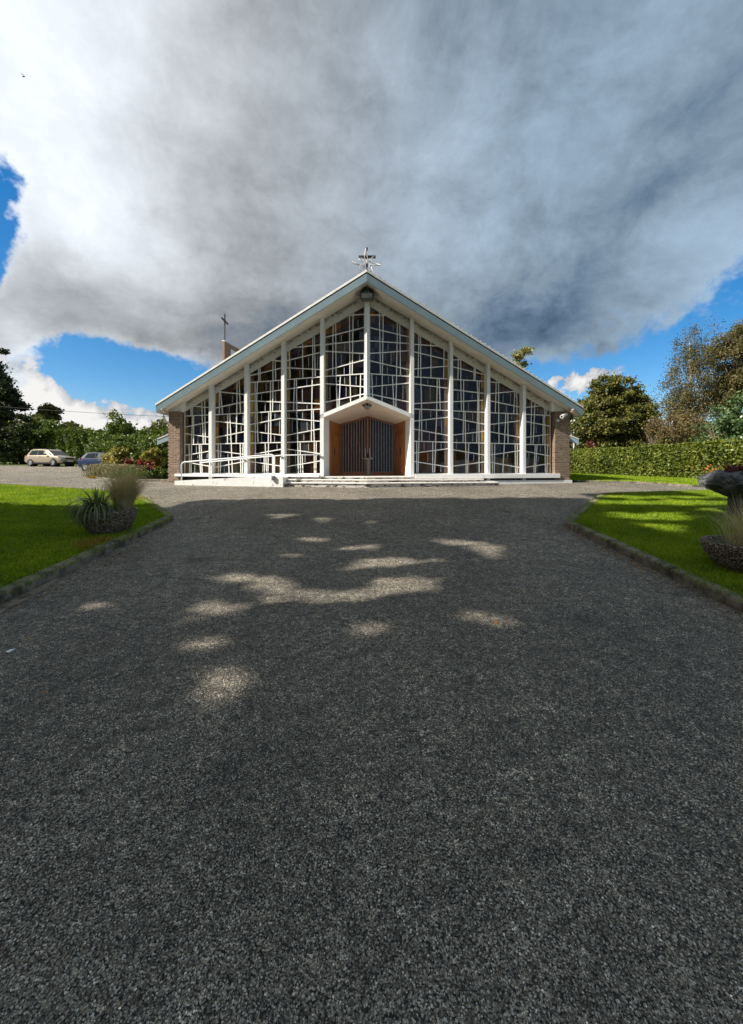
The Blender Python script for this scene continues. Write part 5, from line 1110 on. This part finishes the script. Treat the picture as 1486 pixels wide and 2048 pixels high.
# ---- painted bay lines and litter
def line(x0, y0, x1, y1, w=.1):
    d = Vector((x1 - x0, y1 - y0)).normalized(); n = Vector((-d.y, d.x)) * w / 2; q = [(x0 + n.x, y0 + n.y), (x0 - n.x, y0 - n.y), (x1 - n.x, y1 - n.y), (x1 + n.x, y1 + n.y)]
    tag(MB().add([(x, y, gz(y) + .009) for x, y in q], [(0, 1, 2, 3)]).build('road_marking', M['line']), kind='structure')
line(-18.8, 22.4, -17.7, 22.3, .13); line(-15.6, 19.1, -13.4, 18.9, .1); line(-34, 35.3, -28.2, 35.0, .12); line(-31, 32.0, -26.4, 31.6, .1); line(-19.3, 21.3, -18.9, 21.3, .2); line(-20.9, 21.6, -20.5, 21.6, .18)
def litter(n):
    X = rng.uniform(-6, 6, n); Y = rng.uniform(1.2, 14, n); k = inside(LI, X, Y) | inside(RI, X, Y); Z = gza(Y) + np.where(k, .10, .012)
    near = rng.random(n) < .72; X = np.where(near, np.where(rng.random(n) < .5, -3.55, 3.5) + rng.normal(0, .12, n), X); k = inside(LI, X, Y) | inside(RI, X, Y); Z = gza(Y) + np.where(k, .11, .012)
    o = leaves('fallen_leaves', np.stack([X, Y, Z], 1), .028, M['leaf_litter'], None, up=.9); tag(o, kind='stuff')
litter(420)
def clover(poly, n, x0, x1):
    X = rng.uniform(x0, x1, n); Y = 3.2 + 9.5 * rng.random(n) ** 1.4; k = inside(poly, X, Y) & (np.abs(X) < 1.02 * Y + .5); X, Y = X[k], Y[k]
    tag(leaves('clover', np.stack([X, Y, gza(Y) + .115], 1), .022, M['clover'], None, up=.9, elong=1.1), kind='stuff')
clover(LI, 5200, -11, -3.5); clover(RI, 5200, 3.4, 12)
pp = MB(); pp.add([(at(21, 2.9), 2.86, gz(2.86) + .012), (at(32, 2.9), 2.84, gz(2.84) + .014), (at(33, 2.9), 2.90, gz(2.9) + .016), (at(22, 2.9), 2.89, gz(2.89) + .013)], [(0, 1, 2, 3)])
tag(pp.build('paper_scrap', M['paper']), 'scrap of white paper on the tarmac at the left edge', 'litter')

# ------------------------------------------------------------------ cars
def make_car(name, label, L, W, H, paint, prof_hood, cab, wheel_r, axles, suv):
    """x forward, y left; prof: lower body stations (x, half width factor, z bottom, z shoulder, z centre)"""
    root = empty(name, (0, 0, 0), label, 'car', 'cars parked left of the church'); w = W / 2
    mb = MB(); rings = []
    for (x, wf, zb, zs, zc) in prof_hood:
        h = zs - zb
        half = [(w * wf * .80, zb), (w * wf * .97, zb + h * .14), (w * wf, zb + h * .45), (w * wf * .985, zb + h * .75), (w * wf * .93, zs), (w * wf * .5, zs + (zc - zs) * .8), (0, zc)]
        ring = [(x, y, z) for y, z in half] + [(x, -y, z) for y, z in half[-2::-1]]
        rings.append(ring)
    n = len(rings[0]); base = [p for r in rings for p in r]; fs = []
    for i in range(len(rings) - 1):
        for k in range(n - 1): fs.append((i * n + k, (i + 1) * n + k, (i + 1) * n + k + 1, i * n + k + 1))
        fs.append((i * n + n - 1, (i + 1) * n + n - 1, (i + 1) * n, i * n))
    fs.append(tuple(range(n))); fs.append(tuple((len(rings) - 1) * n + k for k in range(n))[::-1]); mb.add(base, fs)
    cr = []   # cabin stations: x at base, x at roof, z base, z roof, width factors
    (xb0, xr0, xr1, xb1, zb_, zr) = cab; wb, wr = w * .93, w * .74
    xm = (xr0 + xr1) / 2
    lower = [(xb0, wb * .9), (xr0 - .02, wb), (xm, wb * 1.0), (xr1 + .1, wb), (xb1, wb * .86)]
    upper = [(xr0, wr * .94, zr - .05), (xr0 + .25, wr, zr - .01), (xm, wr * 1.02, zr), (xr1 - .2, wr, zr - .02), (xr1, wr * .93, zr - .07)]
    lo = [(x, y, zb_) for x, y in lower]; hi = [(x, y, z) for x, y, z in upper]
    V = lo + hi + [(x, -y, z) for x, y, z in lo] + [(x, -y, z) for x, y, z in hi]; fs = []
    for i in range(4):
        fs += [(i, i + 1, 6 + i, 5 + i), (11 + i, 10 + i, 15 + i, 16 + i), (5 + i, 6 + i, 16 + i, 15 + i)]
    fs += [(0, 5, 15, 10), (4, 14, 19, 9)]; mb.add(V, fs)
    body = mb.build('body', paint, root, smooth=True, bevel=.03); body.data.set_sharp_from_angle(angle=R(48))
    def lerp3(a, b, k): return tuple(a[i] + (b[i] - a[i]) * k for i in range(3))
    for s in (1, -1):
        f = lambda p: (p[0], s * (p[1] + .012), p[2])
        segs = [(1.04, 1.93), (1.99, 2.72), (2.8, 3.55)] if suv else [(1.0, 2.05), (2.12, 3.5)]
        def on(k, row): i = min(3, int(k)); return lerp3(row[i], row[i + 1], k - i)
        for (k0, k1) in segs:
            q = []
            for kk, hh in ((k0, .10), (k1, .10), (k1, .86), (k0, .86)):
                q.append(f(lerp3(on(kk, lo), on(kk, hi), hh)))
            if k0 < 1.2: q = [f(lerp3(on(.75 + .1, lo), on(.85, hi), .30)), q[0], q[1], q[2], f(lerp3(on(.95, lo), on(.95, hi), .84))]
            if k1 > 3.3: q = [q[0], f(lerp3(on(3.75, lo), on(3.75, hi), .12)), q[2], q[3]]
            MB().add(q, [tuple(range(len(q)))]).build('side_window', M['carglass'], root)
    g = .012
    def quad(a, b, c, d, dx): return [(p[0] + dx, p[1], p[2]) for p in (a, b, c, d)]
    e = lambda i, k: lerp3(lo[i], hi[i], k)
    m = lambda p: (p[0], -p[1], p[2]); sh = lambda p: (p[0], p[1] * .92, p[2])
    MB().add(quad(sh(e(4, .06)), m(sh(e(4, .06))), m(sh(e(4, .93))), sh(e(4, .93)), .02), [(0, 1, 2, 3)]).build('windscreen', M['carglass'], root)
    MB().add(quad(sh(e(0, .15)), m(sh(e(0, .15))), m(sh(e(0, .88))), sh(e(0, .88)), -.02), [(3, 2, 1, 0)]).build('rear_window', M['carglass'], root)
    # wheels
    for x in axles:
        for s in (1, -1):
            y = s * (w - .085); c = (x, y, wheel_r)
            wl = MB(); pr = [(.62, -.10), (.95, -.10), (1.0, -.06), (1.0, .06), (.95, .10), (.62, .10)]; nn = 28
            for r_, o in pr:
                for k in range(nn):
                    a = 2 * math.pi * k / nn; wl.v.append((x + r_ * wheel_r * math.cos(a), y + o, wheel_r + r_ * wheel_r * math.sin(a)))
            for i in range(5):
                for k in range(nn): wl.f.append((i * nn + k, i * nn + (k + 1) % nn, (i + 1) * nn + (k + 1) % nn, (i + 1) * nn + k))
            ty = wl.build('wheel', M['tyre'], root, smooth=True)
            rm = MB(); yo = y + s * .085
            for k in range(10 if suv else 7):
                a = 2 * math.pi * k / (10 if suv else 7); ww = .12 if suv else .17
                pts = [(.1, -ww), (.66, -ww * .8), (.66, ww * .8), (.1, ww)]
                q = [(x + wheel_r * (r_ * math.cos(a) - t_ * math.sin(a)), yo, wheel_r + wheel_r * (r_ * math.sin(a) + t_ * math.cos(a))) for r_, t_ in pts]
                rm.hexa(q + [(p[0], p[1] - s * .02, p[2]) for p in q])
            rm.tube([(x, yo - s * .03, wheel_r), (x, yo + s * .008, wheel_r)], wheel_r * .16, 12)
            rm.tube([(x + wheel_r * .64 * math.cos(t_ * .224), yo - s * .005, wheel_r + wheel_r * .64 * math.sin(t_ * .224)) for t_ in range(28)], .016, 6, closed=True)
            rm.build('rim', M['alloy'], ty)
            MB().tube([(x, y - s * .02, wheel_r), (x, y + s * .03, wheel_r)], wheel_r * .62, 20).build('brake_disc', M['plastic'], ty)
            MB().tube([(x, s * (w * .5), wheel_r + .02), (x, s * (w - .012), wheel_r + .02)], wheel_r * 1.17, 30).build('wheel_arch', M['plastic'], root)
    xf, xr_ = L / 2, -L / 2
    for s in (1, -1):
        MB().hexa([(xf - .02, s * w * .50, .74), (xf - .34, s * w * .955, .84), (xf - .36, s * w * .94, .93), (xf - .06, s * w * .50, .84), (xf - .1, s * w * .5, .74), (xf - .44, s * w * .9, .84), (xf - .46, s * w * .88, .93), (xf - .14, s * w * .5, .84)]).build('headlight', M['clearlens'], root, bevel=.01)
        MB().hexa([(xr_ + .015, s * w * .55, .86), (xr_ + .24, s * w * .975, .90), (xr_ + .27, s * w * .955, 1.06), (xr_ + .04, s * w * .6, 1.02), (xr_ + .1, s * w * .55, .86), (xr_ + .34, s * w * .9, .9), (xr_ + .36, s * w * .88, 1.06), (xr_ + .14, s * w * .6, 1.02)]).build('tail_light', M['redlens'], root, bevel=.01)
        MB().box(xr1 + .02, xr1 + .2, s * w * .98 if s > 0 else s * w * .98 - .16, s * w * .98 + .16 if s > 0 else s * w * .98, zb_ + .04, zb_ + .18).build('mirror', M['plastic'] if suv else paint, root, bevel=.03)
        for hx_ in ((-.25, .75) if suv else (.15,)):
            MB().box(hx_ - .09, hx_ + .09, s * w * .985 - .012, s * w * .985 + .014, zb_ - .13, zb_ - .10).build('door_handle', M['chrome'], root)
        MB().box(-L * .27, L * .27, s * w * .985 - .03, s * w * .985 + .012, .24, .34).build('side_skirt', M['plastic'] if suv else paint, root)
    MB().box(xf - .12, xf - .012, -w * .46, w * .46, .64, .80).build('grille', M['plastic'], root, bevel=.01)
    MB().box(xf - .14, xf + .008, -w * .72, w * .72, .28, .46).build('lower_grille', M['plastic'], root, bevel=.02)
    MB().box(xf - .05, xf + .022, -.26, .26, .42, .53).build('number_plate', M['plate'], root)
    MB().box(xr_ - .012, xr_ + .05, -.26, .26, .62, .73).build('number_plate', M['plate'], root)
    if suv:
        MB().add([(xf + .004, 0, .66), (xf + .004, .05, .735), (xf - .0, 0, .81), (xf + .004, -.05, .735), (xf - .02, 0, .66), (xf - .02, .05, .735), (xf - .02, 0, .81), (xf - .02, -.05, .735)], [(0, 1, 2, 3), (0, 4, 5, 1), (1, 5, 6, 2), (2, 6, 7, 3), (3, 7, 4, 0)]).build('badge', M['chrome'], root)
        for s in (1, -1): MB().tube([(xr0 + .2, s * w * .66, zr + .0), (xr0 + .3, s * w * .68, zr + .045), (xr1 - .3, s * w * .68, zr + .045), (xr1 - .15, s * w * .66, zr - .01)], .016, 6).build('roof_rail', M['chrome'], root)
    return root
suv = make_car('parked_car', 'bronze SUV parked on the left facing towards the church', 4.45, 1.84, 1.60, M['gold'],
    [(-2.22, .86, .42, .95, .97), (-2.12, .95, .30, 1.02, 1.04), (-1.6, 1.0, .24, 1.04, 1.06), (-.6, 1.0, .23, 1.02, 1.04), (.6, 1.0, .23, 1.0, 1.03), (1.05, 1.0, .23, .98, 1.05), (1.6, .985, .24, .92, 1.0), (2.0, .92, .26, .80, .90), (2.16, .82, .30, .70, .78), (2.22, .74, .38, .60, .66)],
    (-2.08, -1.62, .42, 1.26, .99, 1.61), .345, (-1.36, 1.33), True)
suv.location = (-31.2, 37.05, gz(37.0) + .01); suv.rotation_euler = (0, 0, R(-12))
hb = make_car('parked_car', 'dark blue hatchback half hidden behind the yellow bush', 3.95, 1.72, 1.46, M['blue'],
    [(-1.97, .84, .40, .93, .95), (-1.86, .95, .28, 1.0, 1.02), (-1.4, 1.0, .22, 1.02, 1.04), (-.5, 1.0, .2, .99, 1.01), (.5, 1.0, .2, .96, .99), (.95, 1.0, .2, .94, 1.0), (1.4, .98, .22, .88, .96), (1.78, .9, .24, .76, .86), (1.92, .8, .28, .66, .72), (1.97, .72, .36, .56, .6)],
    (-1.88, -1.38, .2, 1.15, .95, 1.47), .30, (-1.25, 1.25), False)
hb.location = (-20.95, 30.3, gz(30.3) + .01); hb.rotation_euler = (0, 0, R(-4))

# ------------------------------------------------------------------ tall trees outside the left edge: they shade the drive
SH = [(-13.4, 1.9, 20.5, 4.4, 26000, 'broad tree beyond the left lawn nearest the church, outside the picture', (-1.6, 9, 62000)), (-14.5, -6.0, 21.5, 5.0, 26000, 'tall tree second from the church beyond the left lawn, outside the picture', (-12, -1.6, 62000)),
      (-21, 0.0, 25, 4.2, 12000, 'taller sparse tree of the back row beyond the left lawn, outside the picture', True)]
for (x, y, H, rx, nn, lb, gp) in SH:
    limb_tree('shade_tree', (x, y, gz(y)), H, [(0, 0, H * .30, rx * 1.05, rx * 1.15, H * .24), (0, 0, H * .52, rx, rx * .95, H * .24), (0, 0, H * .76, rx * .75, rx * .70, H * .22)], 120, nn, .34, M['g_dark'], M['bark'], lb, 'tall trees beyond the left lawn', rc=1.25, tr=.30, nl=14, shell=.5, flat=.8, gaps=gp)
